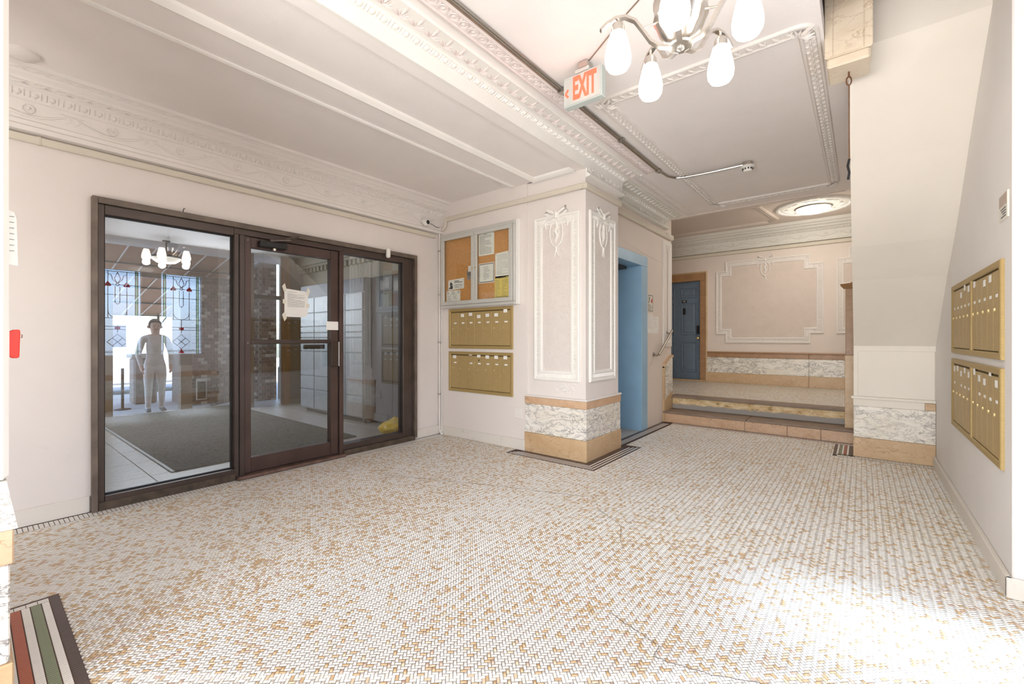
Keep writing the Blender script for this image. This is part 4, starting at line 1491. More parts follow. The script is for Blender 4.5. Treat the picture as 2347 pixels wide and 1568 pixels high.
# ------------------------------------------------------------------ mailboxes
def mailbank(name, label, mp, a0, a1, b0, b1, units, seed, group):
    """a bank of tall narrow mailbox doors; units = list of (a-start, a-end)"""
    rnd_ = random.Random(seed)
    c = mp((a0 + a1) / 2, b0, 0)
    t = thing(name, c, label, 'mailboxes', group)
    fw = .035
    MB().frame([(a0, b0), (a1, b0), (a1, b1), (a0, b1)], [(0, 0), (0, .012), (.004, .016), (fw - .006, .016), (fw, .010), (fw, .001)], mp).build('frame', M['gold_frame'], t)
    MB().prism([(a0 + .01, b0 + .01), (a1 - .01, b0 + .01), (a1 - .01, b1 - .01), (a0 + .01, b1 - .01)], mp, 0, .003).build('back_plate', M['gap'], t)
    for (u0, u1, ua, ub) in units['bars']:
        MB().prism([(u0, ua), (u1, ua), (u1, ub), (u0, ub)], mp, .002, .016).build('mullion', M['gold_frame'], t)
    mid = units['master']
    for i, (u0, u1) in enumerate(units['doors']):
        z0, z1 = b0 + fw + .006, b1 - fw - .012
        d = MB().prism([(u0 + .0016, z0), (u1 - .0016, z0), (u1 - .0016, z1), (u0 + .0016, z1)], mp, .003, .0105).build('door', M['gold'], t, bevel=.0015)
        W = u1 - u0
        uc = (u0 + u1) / 2
        s_ = units['dir']
        lk = uc - s_ * W * .22
        zl = z0 + (z1 - z0) * units['lockh']
        lm = MB()
        q = [mp(lk + math.cos(k * PI / 5) * .011, zl + math.sin(k * PI / 5) * .011, .0105) for k in range(10)]
        q2 = [mp(lk + math.cos(k * PI / 5) * .009, zl + math.sin(k * PI / 5) * .009, .016) for k in range(10)]
        lm.add(q + q2, [(k, (k + 1) % 10, 10 + (k + 1) % 10, 10 + k) for k in range(10)] + [tuple(10 + k for k in range(10))])
        lm.build('lock', M['brass'], d)
        zs = zl + .062
        if units['strip'][i]:
            MB().prism([(uc - .022 + s_ * .01, zs), (uc + .022 + s_ * .01, zs), (uc + .022 + s_ * .01, zs + .016), (uc - .022 + s_ * .01, zs + .016)], mp, .0105, .0115).build('number_strip', M['paper'], d)
        k = units['card'][i]
        if k:
            zz = zs + .05 + k * .01
            cd = MB().prism([(uc - .027, zz), (uc + .027, zz), (uc + .027, zz + .037), (uc - .027, zz + .037)], mp, .0105, .0115).build('name_card', M['paper'], d)
        if i in mid:
            zz = z1 - .05
            MB().prism([(uc - .006, zz - .01), (uc + .006, zz - .01), (uc + .006, zz + .01), (uc - .006, zz + .01)], mp, .0105, .0112).build('master_lock', M['ink_black'], d)
    return t


mpB = on_front(YB)


def unitsB(strip, card):
    a0, a1 = -4.004 + .038, -2.987 - .038
    n = 7
    st = (a1 - a0) / n
    return dict(doors=[(a0 + i * st, a0 + (i + 1) * st) for i in range(n)], bars=[], master=[3], dir=1, lockh=.50 if strip[1] else .60, strip=strip, card=card)


mailbank('mailbox_bank', 'upper gold mailbox bank directly under the cork notice board', mpB, -4.004, -2.987, 1.085, 1.566, unitsB([1] * 7, [0, 3, 4, 1, 2, 2, 6]), 1, 'gold mailboxes below the notice board')
mailbank('mailbox_bank', 'lower gold mailbox bank below another, on the notice board wall', mpB, -4.004, -2.987, .563, 1.047, unitsB([1, 0, 1, 1, 1, 1, 1], [1, 0, 5, 3, 2, 2, 2]), 2, 'gold mailboxes below the notice board')

mpC = on_side(XC, -1)


def unitsC(strip, card, b0, b1):
    A0, AM, A1 = 3.166, 3.92, 4.66
    da = []
    n = 5
    for lo, hi in ((AM + .022, A1 - .038), (A0 + .038, AM - .022)):
        st = (hi - lo) / n
        da += [(hi - (i + 1) * st, hi - i * st) for i in range(n)]
    return dict(doors=da, bars=[(AM - .02, AM + .02, b0 + .03, b1 - .03)], master=[2, 7], dir=-1, lockh=.52, strip=strip, card=card)


mailbank('mailbox_bank', 'upper double gold mailbox bank on the right-hand wall beneath the sloping stair', mpC, 3.166, 4.66, 1.096, 1.594,
         unitsC([1] * 10, [0, 0, 2, 6, 4, 5, 0, 3, 4, 0], 1.096, 1.594), 3, 'gold mailboxes on the right-hand wall')
mailbank('mailbox_bank', 'lower double gold mailbox bank on the right-hand wall above the baseboard', mpC, 3.166, 4.66, .556, 1.054,
         unitsC([1, 0, 1, 1, 1, 0, 1, 1, 1, 1], [4, 5, 2, 5, 3, 6, 3, 2, 8, 3], .556, 1.054), 4, 'gold mailboxes on the right-hand wall')

# sign card on the right wall
sg = tag(bx('sign_card', M['tape'], (XC - .006, XC, 3.085, 3.245, 1.782, 1.91)), 'small cream card with a tan top block on the right wall edge', 'sign')
MB().prism([(3.09, 1.85), (3.24, 1.85), (3.24, 1.905), (3.09, 1.905)], mpC, .006, .0068).build('colour_block', M['paper_tan'], sg)
w = MB()
lines(w, mpC, 3.11, 3.225, 1.79, 1.842, 4, .006, .0066, .8, 9)
w.build('printed_text', M['ink'], sg)

# ------------------------------------------------------------------ notice board
nb = thing('notice_board', (-3.5, YB, 1.57), 'wide aluminium-framed cork notice board with two glazed doors above the gold mailboxes', 'notice board')
BX0, BX1, BZ0, BZ1 = -4.115, -2.93, 1.578, 2.492
w = MB()
w.box(BX0, BX1, YB - .05, YB, BZ0, BZ0 + .035).box(BX0, BX1, YB - .05, YB, BZ1 - .035, BZ1).box(BX0, BX0 + .03, YB - .05, YB, BZ0 + .035, BZ1 - .035).box(BX1 - .03, BX1, YB - .05, YB, BZ0 + .035, BZ1 - .035)
w.build('frame', M['alu'], nb, bevel=.004)
bx('surround', M['trim'], (BX1, BX1 + .05, YB - .035, YB, BZ0 + .0, BZ1 + .01), nb, bevel=.004)
bx('cork_panel', M['cork'], (BX0 + .025, BX1 - .025, YB - .012, YB, BZ0 + .03, BZ1 - .03), nb)
XM = -3.53
for a, b in ((BX0 + .031, XM - .002), (XM + .002, BX1 - .031)):
    z0, z1 = BZ0 + .036, BZ1 - .036
    s_ = .045
    df = MB().box(a, b, YB - .062, YB - .04, z0, z0 + s_).box(a, b, YB - .062, YB - .04, z1 - s_, z1).box(a, a + s_, YB - .062, YB - .04, z0 + s_, z1 - s_) \
        .box(b - s_, b, YB - .062, YB - .04, z0 + s_, z1 - s_).build('door_frame', M['alu'], nb, bevel=.003)
    bx('pane', M['glass_board'], (a + s_ - .004, b - s_ + .004, YB - .054, YB - .051, z0 + s_ - .004, z1 - s_ + .004), df)
    lx = b - .02 if a < -3.6 else a + .02
    MB().lathe([(.009, 0), (.008, -.006), (.002, -.007)], (lx, YB - .062, 2.03), 10, 'y').build('lock', M['brass'], df)
NBY = YB - .0125
mpN = on_front(NBY)


def sheet(label, a0, a1, b0, b1, mat='paper', tilt=0.0, group=None):
    o = MB().prism([(a0, b0), (a1, b0 + tilt), (a1, b1 + tilt), (a0, b1)], mpN, 0, .0014).build('notice', M[mat])
    tag(o, label, 'notice', group)
    w_ = MB()
    for a in (a0 + .012, a1 - .012):
        q = mpN(a, b1 - .012, .0014)
        w_.lathe([(.005, 0), (.003, -.003)], q, 8, 'y')
    w_.build('push_pin', M['ink_red'], o)
    return o


def arrow_ring(a, b, r):
    w_ = MB()
    for k in range(3):
        t0 = PI / 2 + k * 2 * PI / 3
        for j in range(3):
            t, t2 = t0 - .9 + j * .42, t0 - .9 + (j + 1) * .42
            w_.add([mpN(a + math.cos(x) * q, b + math.sin(x) * q, .002) for x, q in ((t, r * .72), (t2, r * .72), (t2, r * 1.08), (t, r * 1.08))], [(0, 1, 2, 3)])
        t = t0 + .36
        w_.add([mpN(a + math.cos(x) * q, b + math.sin(x) * q, .002) for x, q in ((t, r * .55), (t, r * 1.25), (t + .5, r * .9))], [(0, 1, 2)])
    return w_


def put_text(parent, s, size, a, b, mat, sx=1.0, h=.002):
    me = text_mesh(s, size, .0002)
    me.materials.clear()
    me.materials.append(M[mat])
    q = mpN(a, b, h)
    return place('lettering', me, parent, q, (PI / 2, 0, 0), (sx, 1, 1))


# left door: wide warning card, recycling sheet, grey flyer
s1 = sheet('white landscape card with a black figure pinned above the recycling sheet', -4.01, -3.735, 1.80, 1.925, tilt=.012)
w = MB()
w.prism([(-3.965, 1.905), (-3.985, 1.862), (-3.925, 1.868)], mpN, .0014, .002).prism([(-3.97, 1.862), (-3.935, 1.862), (-3.925, 1.83), (-3.975, 1.83)], mpN, .0014, .002)
w.prism([(-3.97, 1.845), (-4.0, 1.82), (-3.992, 1.812), (-3.96, 1.832)], mpN, .0014, .002).prism([(-3.97, 1.83), (-3.935, 1.83), (-3.93, 1.815), (-3.975, 1.815)], mpN, .0014, .002)
w.build('printed_figure', M['ink_black'], s1)
w = MB()
lines(w, mpN, -3.90, -3.76, 1.885, 1.915, 2, .007, .002, .95, 3)
w.build('printed_heading', M['ink_black'], s1)
w = MB()
lines(w, mpN, -3.90, -3.76, 1.82, 1.87, 5, .003, .002, .95, 5)
w.build('printed_text', M['ink'], s1)
s2 = sheet('white recycling sheet with two arrow symbols low in the left door of the board', -4.04, -3.80, 1.665, 1.795, tilt=.0)
arrow_ring(-4.01, 1.765, .014).build('recycling_symbol', M['ink_black'], s2)
arrow_ring(-3.83, 1.77, .014).build('recycling_symbol', M['ink_black'], s2)
put_text(s2, 'Please', .020, -3.92, 1.78, 'ink_black')
put_text(s2, 'Recycle', .020, -3.92, 1.76, 'ink_black')
w = MB()
lines(w, mpN, -4.02, -3.94, 1.672, 1.735, 6, .0022, .002, .7, 8)
lines(w, mpN, -3.92, -3.84, 1.69, 1.735, 5, .0022, .002, .7, 9)
lines(w, mpN, -3.98, -3.86, 1.742, 1.750, 1, .0025, .002, .9, 2)
w.build('printed_text', M['ink'], s2)
s3 = sheet('grey photo flyer half hidden behind the middle frame of the board', -3.685, -3.575, 1.905, 2.02, 'paper_grey', .004)
bx('sheet_top', M['paper'], (-3.665, -3.60, NBY - .0018, NBY - .0001, 2.0, 2.07), s3)
w = MB()
lines(w, mpN, -3.66, -3.60, 1.95, 2.0, 5, .004, .002, .9, 12)
w.build('printed_text', M['ink_black'], s3)
# right door
s4 = sheet('white typed sheet pinned at the top left of the right board door', -3.495, -3.255, 2.165, 2.43)
w = MB()
lines(w, mpN, -3.475, -3.285, 2.18, 2.395, 15, .0035, .002, .8, 13)
lines(w, mpN, -3.42, -3.33, 2.40, 2.415, 1, .005, .002, .9, 14)
w.build('printed_text', M['ink'], s4)
s5 = sheet('white certificate sheet with a grey printed border in the right board door', -3.495, -3.25, 1.845, 2.075)
w = MB()
w.frame([(-3.488, 1.853), (-3.257, 1.853), (-3.257, 2.067), (-3.488, 2.067)], [(0, .0018), (.008, .0018)], mpN)
w.build('printed_border', M['ink'], s5)
w = MB()
lines(w, mpN, -3.42, -3.32, 1.88, 2.04, 12, .003, .002, .8, 15)
w.build('printed_text', M['ink'], s5)
s6 = sheet('plain white letter pinned at the right edge above the yellow sheet', -3.238, -3.03, 1.885, 2.165, tilt=.012)
w = MB()
lines(w, mpN, -3.21, -3.05, 1.92, 2.15, 14, .0022, .002, .8, 16)
w.build('printed_text', M['ink'], s6)
s7 = sheet('yellow printed sheet pinned low in the right board door', -3.245, -3.03, 1.655, 1.905, 'paper_yellow')
w = MB()
lines(w, mpN, -3.20, -3.07, 1.878, 1.892, 1, .008, .002, .95, 17)
lines(w, mpN, -3.235, -3.155, 1.68, 1.865, 13, .0025, .002, .6, 18)
lines(w, mpN, -3.14, -3.05, 1.68, 1.865, 13, .0025, .002, .6, 19)
lines(w, mpN, -3.235, -3.05, 1.66, 1.682, 3, .003, .002, .98, 20)
w.build('printed_text', M['ink'], s7)

# ------------------------------------------------------------------ exit sign
ex = thing('exit_sign', (-1.38, 2.45, 2.72), 'grey ceiling exit sign with glowing red letters and a left arrow', 'exit sign')
EX0, EX1, EZ0, EZ1, EY = -1.53, -1.253, 2.712, 2.905, 2.45
bx('housing', M['signgrey'], (EX0, EX1, EY, EY + .055, EZ0, EZ1), ex, bevel=.004)
MB().frame([(EX0 + .006, EZ0 + .006), (EX1 - .006, EZ0 + .006), (EX1 - .006, EZ1 - .006), (EX0 + .006, EZ1 - .006)], [(0, 0), (0, .003), (.006, .003), (.008, 0)], on_front(EY)).build('face_rim', M['signgrey'], ex)
me = text_mesh('EXIT', .165, .0008, .006)
me.materials.clear()
me.materials.append(M['exitred'])
place('lettering', me, ex, (-1.375, EY - .0015, (EZ0 + EZ1) / 2), (PI / 2, 0, 0), (.50, 1.2, 1))
w = MB()
cz = (EZ0 + EZ1) / 2 - .01
w.prism([(-1.522, cz), (-1.497, cz + .030), (-1.488, cz + .020), (-1.505, cz), (-1.488, cz - .020), (-1.497, cz - .030)], on_front(EY), 0, .002)
w.build('arrow', M['exitred'], ex)
bx('mount', M['signgrey'], (-1.44, -1.34, EY - .01, EY + .065, EZ1, EZ1 + .022), ex, bevel=.004)
bx('ceiling_box', M['nickel'], (-1.425, -1.355, EY, EY + .06, EZ1 + .022, ZC), ex, bevel=.008)
MB().tube([(-1.36, 2.48, ZC - .004), (-1.0, 2.25, ZC - .004), (-.3, 1.85, ZC - .004)], .0035, 6).build('feed_wire', M['slate'], ex)
add_light('exit_glow', 'POINT', (-1.38, 2.33, 2.82), .35, (1, .25, .15), shadow_soft_size=.05)

# ------------------------------------------------------------------ chandelier
CX, CY = -.577, 1.82
ch = thing('chandelier', (CX, CY, ZC), 'brushed nickel chandelier with five curved arms and glowing white egg-shaped shades', 'chandelier')
MB().lathe([(.065, 0), (.065, -.012), (.05, -.03), (.012, -.036)], (CX, CY, ZC), 24).build('canopy', M['nickel'], ch, smooth=True)
w = MB()
for k in range(7):
    z = ZC - .05 - k * .045
    ang = 0 if k % 2 else PI / 2
    w.tube([(CX + math.cos(ang) * .012 * math.cos(t), CY + math.sin(ang) * .012 * math.cos(t), z + .028 * math.sin(t)) for t in [2 * PI * i / 10 for i in range(10)]], .003, 5, closed=True)
w.build('chain', M['nickel'], ch, smooth=True)
MB().lathe([(.004, .30), (.02, .295), (.02, .23), (.095, .215), (.108, .21), (.108, .20), (.103, .19), (.103, .145), (.107, .138), (.10, .128), (.085, .085), (.055, .045), (.025, .028), (.004, .024)],
           (CX, CY, 2.374), 28).build('bowl', M['nickel'], ch, smooth=True)
MB().lathe([(.002, 0), (.014, .008), (.016, .02), (.01, .03)], (CX, CY, 2.374), 12).build('finial', M['nickel'], ch, smooth=True)
MB().lathe([(.01, .0), (.045, .003), (.05, .01), (.01, .014)], (CX, CY, 2.388), 20).build('arm_plate', M['nickel'], ch, smooth=True)
SH = [(.022, .165), (.032, .155), (.042, .12), (.050, .085), (.054, .055), (.051, .028), (.040, .010), (.020, .002), (.004, 0)]
for k in range(5):
    a = math.radians(-5 + 72 * k)
    ca, sa = math.cos(a), math.sin(a)
    P_ = lambda r, z: (CX + ca * r, CY + sa * r, z)
    up = V((ca, sa, 0)).cross(V((0, 0, 1)))
    path = [P_(.035, 2.394), (P_(.08, 2.400)), P_(.118, 2.425), P_(.148, 2.470), P_(.18, 2.515), P_(.22, 2.535), P_(.26, 2.532), P_(.295, 2.512), P_(.32, 2.488)]
    ar = MB().strip(path, .011, .022, up).build('arm', M['nickel'], ch, smooth=True)
    MB().lathe([(.005, .052), (.007, .03), (.022, .026), (.028, .012), (.026, -.018), (.022, -.02)], P_(.25, 2.482), 16).build('socket_cup', M['nickel'], ar, smooth=True)
    MB().lathe(SH, P_(.25, 2.312), 24).build('shade', M['shade'], ar, smooth=True)
    add_light('chandelier_lamp', 'POINT', P_(.25, 2.29), 5.0, (1, .94, .86), shadow_soft_size=.045)
    MB().tube([P_(.095, 2.50), P_(.15, 2.48)], .004, 6).build('stay', M['nickel'], ar)

# ------------------------------------------------------------------ landing ceiling lamp
LX, LY = -.583, 8.14
ll = thing('ceiling_lamp', (LX, LY, ZLC), 'flush bowl lamp in an ornate round plaster medallion on the landing ceiling', 'lamp')
md = MB().lathe([(.50, 0), (.50, -.012), (.47, -.026), (.445, -.02), (.44, -.012), (.40, -.022), (.36, -.014), (.25, -.03), (.24, 0)], (LX, LY, ZLC), 40).build('medallion', M['trim'], ll, smooth=True)
for k in range(30):
    a = 2 * PI * k / 30
    relief('egg_relief', 'trim', md, (LX + math.cos(a) * .47, LY + math.sin(a) * .47, ZLC - .024), (-math.sin(a), math.cos(a), 0), (-math.cos(a), -math.sin(a), 0), (.09, .04, .04))
for k in range(8):
    a = 2 * PI * k / 8
    relief('leaf_relief', 'trim', md, (LX + math.cos(a) * .33, LY + math.sin(a) * .33, ZLC - .02), (-math.sin(a), math.cos(a), 0), (-math.cos(a), -math.sin(a), 0), (.2, .13, .1))
MB().lathe([(.24, 0), (.245, -.03), (.235, -.045), (.22, -.045)], (LX, LY, ZLC), 32).build('rim', M['nickel'], ll, smooth=True)
MB().lathe([(.225, -.042), (.22, -.06), (.19, -.085), (.12, -.105), (.02, -.112)], (LX, LY, ZLC), 32).build('bowl', M['bowl'], ll, smooth=True)
add_light('landing_lamp', 'POINT', (LX, LY, ZLC - .22), 12, (1, .93, .82), shadow_soft_size=.12)

# ------------------------------------------------------------------ elevator entrance
el = struct(MB().box(-2.66, XE + .018, 5.485, 5.68, 0, 2.155).build('door_2', M['blue'], bevel=.004))
bx('jamb', M['blue'], (-2.66, XE + .018, 4.60, 4.66, 0, 2.155), el, bevel=.004)
bx('head', M['blue'], (-2.66, XE + .018, 4.60, 5.68, 2.156, 2.29), el, bevel=.004)
bx('leaf', M['blue_dim'], (-2.70, -2.66, 4.60, 5.68, 0, 2.155), el)
MB().box(-2.56, -2.40, 5.02, 5.40, 2.115, 2.15).build('closer', M['iron'], el, bevel=.004)
MB().tube([(-2.62, 5.28, 2.06), (-2.62, 5.36, 2.06), (-2.62, 5.40, 2.03), (-2.62, 5.40, 1.80)], .012, 8).build('rod', M['steel'], el, smooth=True)
struct(bx('floor', M['vinyl'], (-2.70, XE, 4.60, 5.68, -.06, .002)))

# fire sign and notices by the elevator
mpE = on_side(XE)
fs = tag(bx('fire_sign', M['tape'], (XE, XE + .003, 5.74, 5.915, 1.575, 1.80)), 'small framed fire stairs sign with a red flame beside the elevator', 'sign')
MB().frame([(5.744, 1.579), (5.911, 1.579), (5.911, 1.796), (5.744, 1.796)], [(0, .003), (0, .0042), (.008, .0042), (.008, .003)], mpE).build('border', M['ink'], fs)
MB().prism([(5.765, 1.69), (5.795, 1.72), (5.79, 1.74), (5.81, 1.775), (5.785, 1.77), (5.775, 1.735), (5.785, 1.72), (5.76, 1.70)], mpE, .003, .0038).build('figure', M['ink_black'], fs)
MB().prism([(5.855, 1.69), (5.885, 1.70), (5.89, 1.735), (5.872, 1.775), (5.865, 1.745), (5.845, 1.73), (5.845, 1.70)], mpE, .003, .0038).build('flame', M['ink_red'], fs)
w = MB()
lines(w, mpE, 5.76, 5.895, 1.595, 1.67, 4, .006, .0038, .95, 3)
w.build('printed_text', M['ink'], fs)
for i, (a0, a1, lb) in enumerate([(5.72, 5.905, 'faded white notice sheet taped below the fire sign, nearer the elevator'), (5.925, 6.13, 'faded white notice sheet taped beside the pilaster, farther from the elevator')]):
    n_ = tag(bx('notice', M['paper'], (XE, XE + .0015, a0, a1, 1.28, 1.54 - .03 * i)), lb, 'notice')
    w = MB()
    lines(w, mpE, a0 + .02, a1 - .02, 1.34, 1.53 - .03 * i, 9, .003, .0018, .7, 30 + i)
    w.build('printed_text', M['paper_tan'], n_)

# handrail
hr = thing('handrail', (XE, 6.2, 1.1), 'short sloping steel handrail on the wall beside the steps', 'handrail')
MB().tube([(XE + .07, 5.93, .99), (XE + .075, 5.945, .985), (XE + .075, 6.47, 1.315), (XE + .065, 6.49, 1.325)], .017, 12).build('rail', M['steel'], hr, smooth=True)
for y, z in ((5.945, .985), (6.44, 1.295)):
    b_ = MB().tube([(XE + .075, y, z), (XE + .045, y - .005, z - .015), (XE + .012, y - .005, z + .0)], .010, 8).build('bracket', M['steel'], hr, smooth=True)
    MB().lathe([(.03, 0), (.03, .008), (.02, .014)], (XE, y - .005, z), 14, 'x').build('flange', M['steel'], b_, smooth=True)

# ------------------------------------------------------------------ back door
bd = struct(MB().box(-3.43, -2.53, 9.235, 9.275, ZL + .03, 2.365).build('door_3', M['doorblue']))
w = MB()
w.box(-3.56, -3.43, YL - .03, 9.24, ZL, 2.37).box(-2.53, -2.405, YL - .03, 9.24, ZL, 2.37).box(-3.56, -2.405, YL - .03, 9.24, 2.37, 2.53)
w.build('frame', M['mbrown'], bd, bevel=.006)
MB().frame([(-3.575, ZL), (-2.395, ZL), (-2.395, 2.545), (-3.575, 2.545)], [(0, 0), (0, .04), (.014, .045), (.03, .035)], on_front(YL)).build('frame_edge', M['mtan'], bd)
bx('doorstep', M['iron'], (-3.43, -2.53, 9.17, 9.28, ZL, ZL + .03), bd)
mpD = on_front(9.235)
for c in (-3.20, -2.76):
    for z0, z1 in ((2.03, 2.24), (1.28, 1.94), (.52, 1.14)):
        MB().frame([(c - .155, z0), (c + .155, z0), (c + .155, z1), (c - .155, z1)], [(0, 0), (.012, .010), (.025, -.001), (.05, .001), (.065, .007)], mpD).build('panel', M['doorblue'], bd)
        MB().prism([(c - .091, z0 + .064), (c + .091, z0 + .064), (c + .091, z1 - .064), (c - .091, z1 - .064)], mpD, 0, .007).build('panel_field', M['doorblue'], bd)
pl = bx('number_plate', M['ink_black'], (-2.90, -2.80, 9.229, 9.235, 1.945, 1.995), bd)
me = text_mesh('101', .042, .0004)
me.materials.clear()
me.materials.append(M['paper'])
place('lettering', me, pl, (-2.85, 9.2285, 1.97), (PI / 2, 0, 0))
bx('knocker', M['ink_black'], (-2.875, -2.825, 9.222, 9.235, 1.70, 1.83), bd, bevel=.004)
MB().lathe([(.008, 0), (.006, -.006)], (-2.85, 9.235, 1.86), 10, 'y').build('peephole', M['brass'], bd)
bx('lock_case', M['ink_black'], (-2.60, -2.555, 9.20, 9.235, 1.30, 1.47), bd, bevel=.006)
MB().lathe([(.03, 0), (.025, -.01), (.012, -.02), (.014, -.035), (.028, -.045), (.024, -.065), (.004, -.07)], (-2.575, 9.235, 1.22), 14, 'y').build('knob', M['brass'], bd, smooth=True)

# ------------------------------------------------------------------ newel post, hanging newel drop, chain
nw = thing('newel_post', (-.105, 6.47, .16), 'tall brown marble newel post standing on the lower step', 'newel post')
bx('base', M['mtan'], (-.155, -.045, 6.42, 6.53, .16, 1.01), nw, bevel=.004)
bx('shaft', M['mbrown'], (-.148, -.05, 6.427, 6.523, 1.01, 1.79), nw, bevel=.004)
MB().lathe([(.068, 0), (.072, .01), (.09, .03), (.1, .045), (.1, .06), (.085, .07)], (-.1, 6.475, 1.79), 4).build('cap', M['mbrown'], nw)
nd = thing('newel_drop', (-.06, 3.3, 2.8), 'cream marble newel drop hanging from the upper stair at the ceiling edge', 'newel drop')
bx('shaft', M['mcream'], (-.168, .046, 3.19, 3.40, 2.86, 3.85), nd, bevel=.006)
for a, b in ((-.172, -.132), (.012, .05)):
    bx('edge_strip', M['mcream'], (a, b, 3.184, 3.19, 2.862, 3.85), nd, bevel=.003)
bx('inset_panel', M['mcream'], (-.128, .008, 3.1865, 3.19, 2.864, 3.85), nd)
bx('bottom_slab', M['mcream'], (-.162, .04, 3.184, 3.42, 2.80, 2.858), nd, bevel=.01)
cn = thing('hanging_chain', (-.06, 3.3, 2.8), 'rusty ring and thin rod hanging under the marble newel drop', 'chain')
MB().tube([(-.06, 3.3, 2.80), (-.06, 3.3, 2.775), (-.055, 3.3, 2.765)], .005, 6).build('screw_eye', M['rust'], cn)
MB().tube([(-.06 + .012 * math.cos(t), 3.3 + .004 * math.cos(t), 2.745 + .026 * math.sin(t)) for t in [2 * PI * k / 14 for k in range(14)]], .004, 6, closed=True).build('ring', M['rust'], cn, smooth=True)
MB().tube([(-.0585, 3.3, 2.72), (-.0585, 3.305, 2.5), (-.058, 3.31, 2.28)], .0035, 6).build('rod', M['rust'], cn)
MB().tube([(-.058, 3.31, 2.28), (-.066, 3.31, 2.24), (-.058, 3.312, 2.20), (-.064, 3.312, 2.16)], .007, 6).build('clasp', M['ink_black'], cn)

# ------------------------------------------------------------------ stained glass windows
def stained_window(i, y0, y1):
    z0, z1 = .90, 2.38
    X = 1.33
    wn_ = struct(MB().box(1.29, 1.36, y0, y0 + .02, z0, z1).box(1.29, 1.36, y1 - .02, y1, z0, z1).box(1.29, 1.36, y0 + .02, y1 - .02, z0, z0 + .03)
                 .box(1.29, 1.36, y0 + .02, y1 - .02, z1 - .02, z1).build('window_%d' % i, M['trim']))
    mp = on_side(X, -1)
    bx('pane', M['sg_blue'], (X, X + .004, y0 + .02, y1 - .02, z0 + .03, z1 - .02), wn_)
    a0, a1, b0, b1 = y0 + .02, y1 - .02, z0 + .03, z1 - .02
    c = (a0 + a1) / 2
    w_ = MB()
    bars = []
    for x in (a0 + .035, a1 - .035, a0 + .07, a1 - .07):
        bars.append([(x, b0), (x, b1)])
    for z in (b0 + .05, b0 + .43, b0 + .48, b0 + .62, b1 - .03, b1 - .25, b1 - .42):
        bars.append([(a0, z), (a1, z)])
    for x in (c - .12, c + .12):
        bars.append([(x, b1 - .03), (x, b0 + .62)])
    bars.append([(c, b0 + .38), (c, b0 + .62)])
    d = .13
    zc = b0 + .22
    bars += [[(c - d, zc), (c, zc + d), (c + d, zc), (c, zc - d), (c - d, zc)], [(c - d / 2, zc + d / 2), (c + d / 2, zc - d / 2)], [(c + d / 2, zc + d / 2), (c - d / 2, zc - d / 2)]]
    bars.append([(c + .12 * math.cos(t), b0 + .74 + .12 * math.sin(t)) for t in [PI + PI * k / 8 for k in range(9)]])
    for s_ in (-1, 1):
        bars.append([(c + s_ * .03, b1 - .28), (c + s_ * .03, b1 - .55), (c, b1 - .58)])
        bars.append([(c, b1 - .23), (c + s_ * .06, b1 - .17), (c + s_ * .08, b1 - .09), (c + s_ * .12, b1 - .08)])
        bars.append([(c, b1 - .23), (c + s_ * .04, b1 - .15), (c, b1 - .04)])
        bars.append([(c, b1 - .27), (c + s_ * .03, b1 - .25), (c, b1 - .22)])
    for pth in bars:
        w_.strip([mp(a, b, .004) for a, b in pth], .008, .007, (1, 0, 0))
    w_.build('lead_came', M['lead'], wn_)
    for s_ in (-1, 1):
        x, z = c + s_ * .12, b1 - .25
        heart = [(x, z + .055), (x + .03, z + .01), (x + .045, z - .015), (x + .03, z - .035), (x, z - .025), (x - .03, z - .035), (x - .045, z - .015), (x - .03, z + .01)]
        MB().prism(heart, mp, .001, .007).build('heart_pane', M['sg_red'], wn_)
        MB().prism([(c + s_ * (a1 - a0) / 2 - s_ * .03, b0), (c + s_ * (a1 - a0) / 2 - s_ * .07, b0), (c + s_ * (a1 - a0) / 2 - s_ * .07, b1), (c + s_ * (a1 - a0) / 2 - s_ * .03, b1)], mp, .001, .004).build('border_pane', M['sg_green'], wn_)
    MB().prism([(c - .035, b0 + .435), (c + .035, b0 + .435), (c + .035, b0 + .475), (c - .035, b0 + .475)], mp, .001, .006).build('red_pane', M['sg_red'], wn_)
    MB().prism([(c - .05, b0 + .01), (c + .05, b0 + .01), (c + .02, b0 + .05), (c, b0 + .10), (c - .02, b0 + .05)], mp, .001, .006).build('red_pane', M['sg_red'], wn_)


for i, (a, b) in enumerate(WINS[:2]):
    stained_window(i + 4, a, b)
for i, (a, b) in enumerate(WINS[2:]):  # clear windows out of view, added to let in more sunlight
    w_ = struct(MB().box(1.33, 1.336, a, b, .9, 2.38).build('window_%d' % (i + 6), M['glass_clear']))

# ------------------------------------------------------------------ vestibule behind the glass
vf = struct(bx('floor', M['joint'], (-9.1, -4.26, -.8, 4.0, -.12, -.002)))
tme = MB().box(-.298, .298, -.298, .298, -.006, 0).mesh('floor_tile', M['vinyl'], bevel=.002)
for i in range(8):
    for j in range(8):
        x, y = -4.57 - i * .6, -.5 + j * .6
        if x > -9.0 and y < 3.9:
            place('floor_tile', tme, vf, (x, y, 0))
struct(bx('wall_vestibule', M['cream'], (-8.4, -4.34, 4.0, 4.12, 0, 2.75)))
struct(bx('wall_vestibule', M['cream'], (-9.2, -4.34, -.92, -.8, 0, 2.75)))
struct(bx('ceiling', M['ceiling'], (-9.2, -4.34, -.92, 4.12, 2.70, 2.78)))
vb = MB().box(-4.375, -4.34, -.8, .535, 0, 2.7).box(-4.375, -4.34, 3.348, 4.0, 0, 2.7).box(-4.375, -4.34, .535, 3.348, 2.19, 2.7)
struct(vb.build('wall_vestibule', M['cream']))
w = MB()
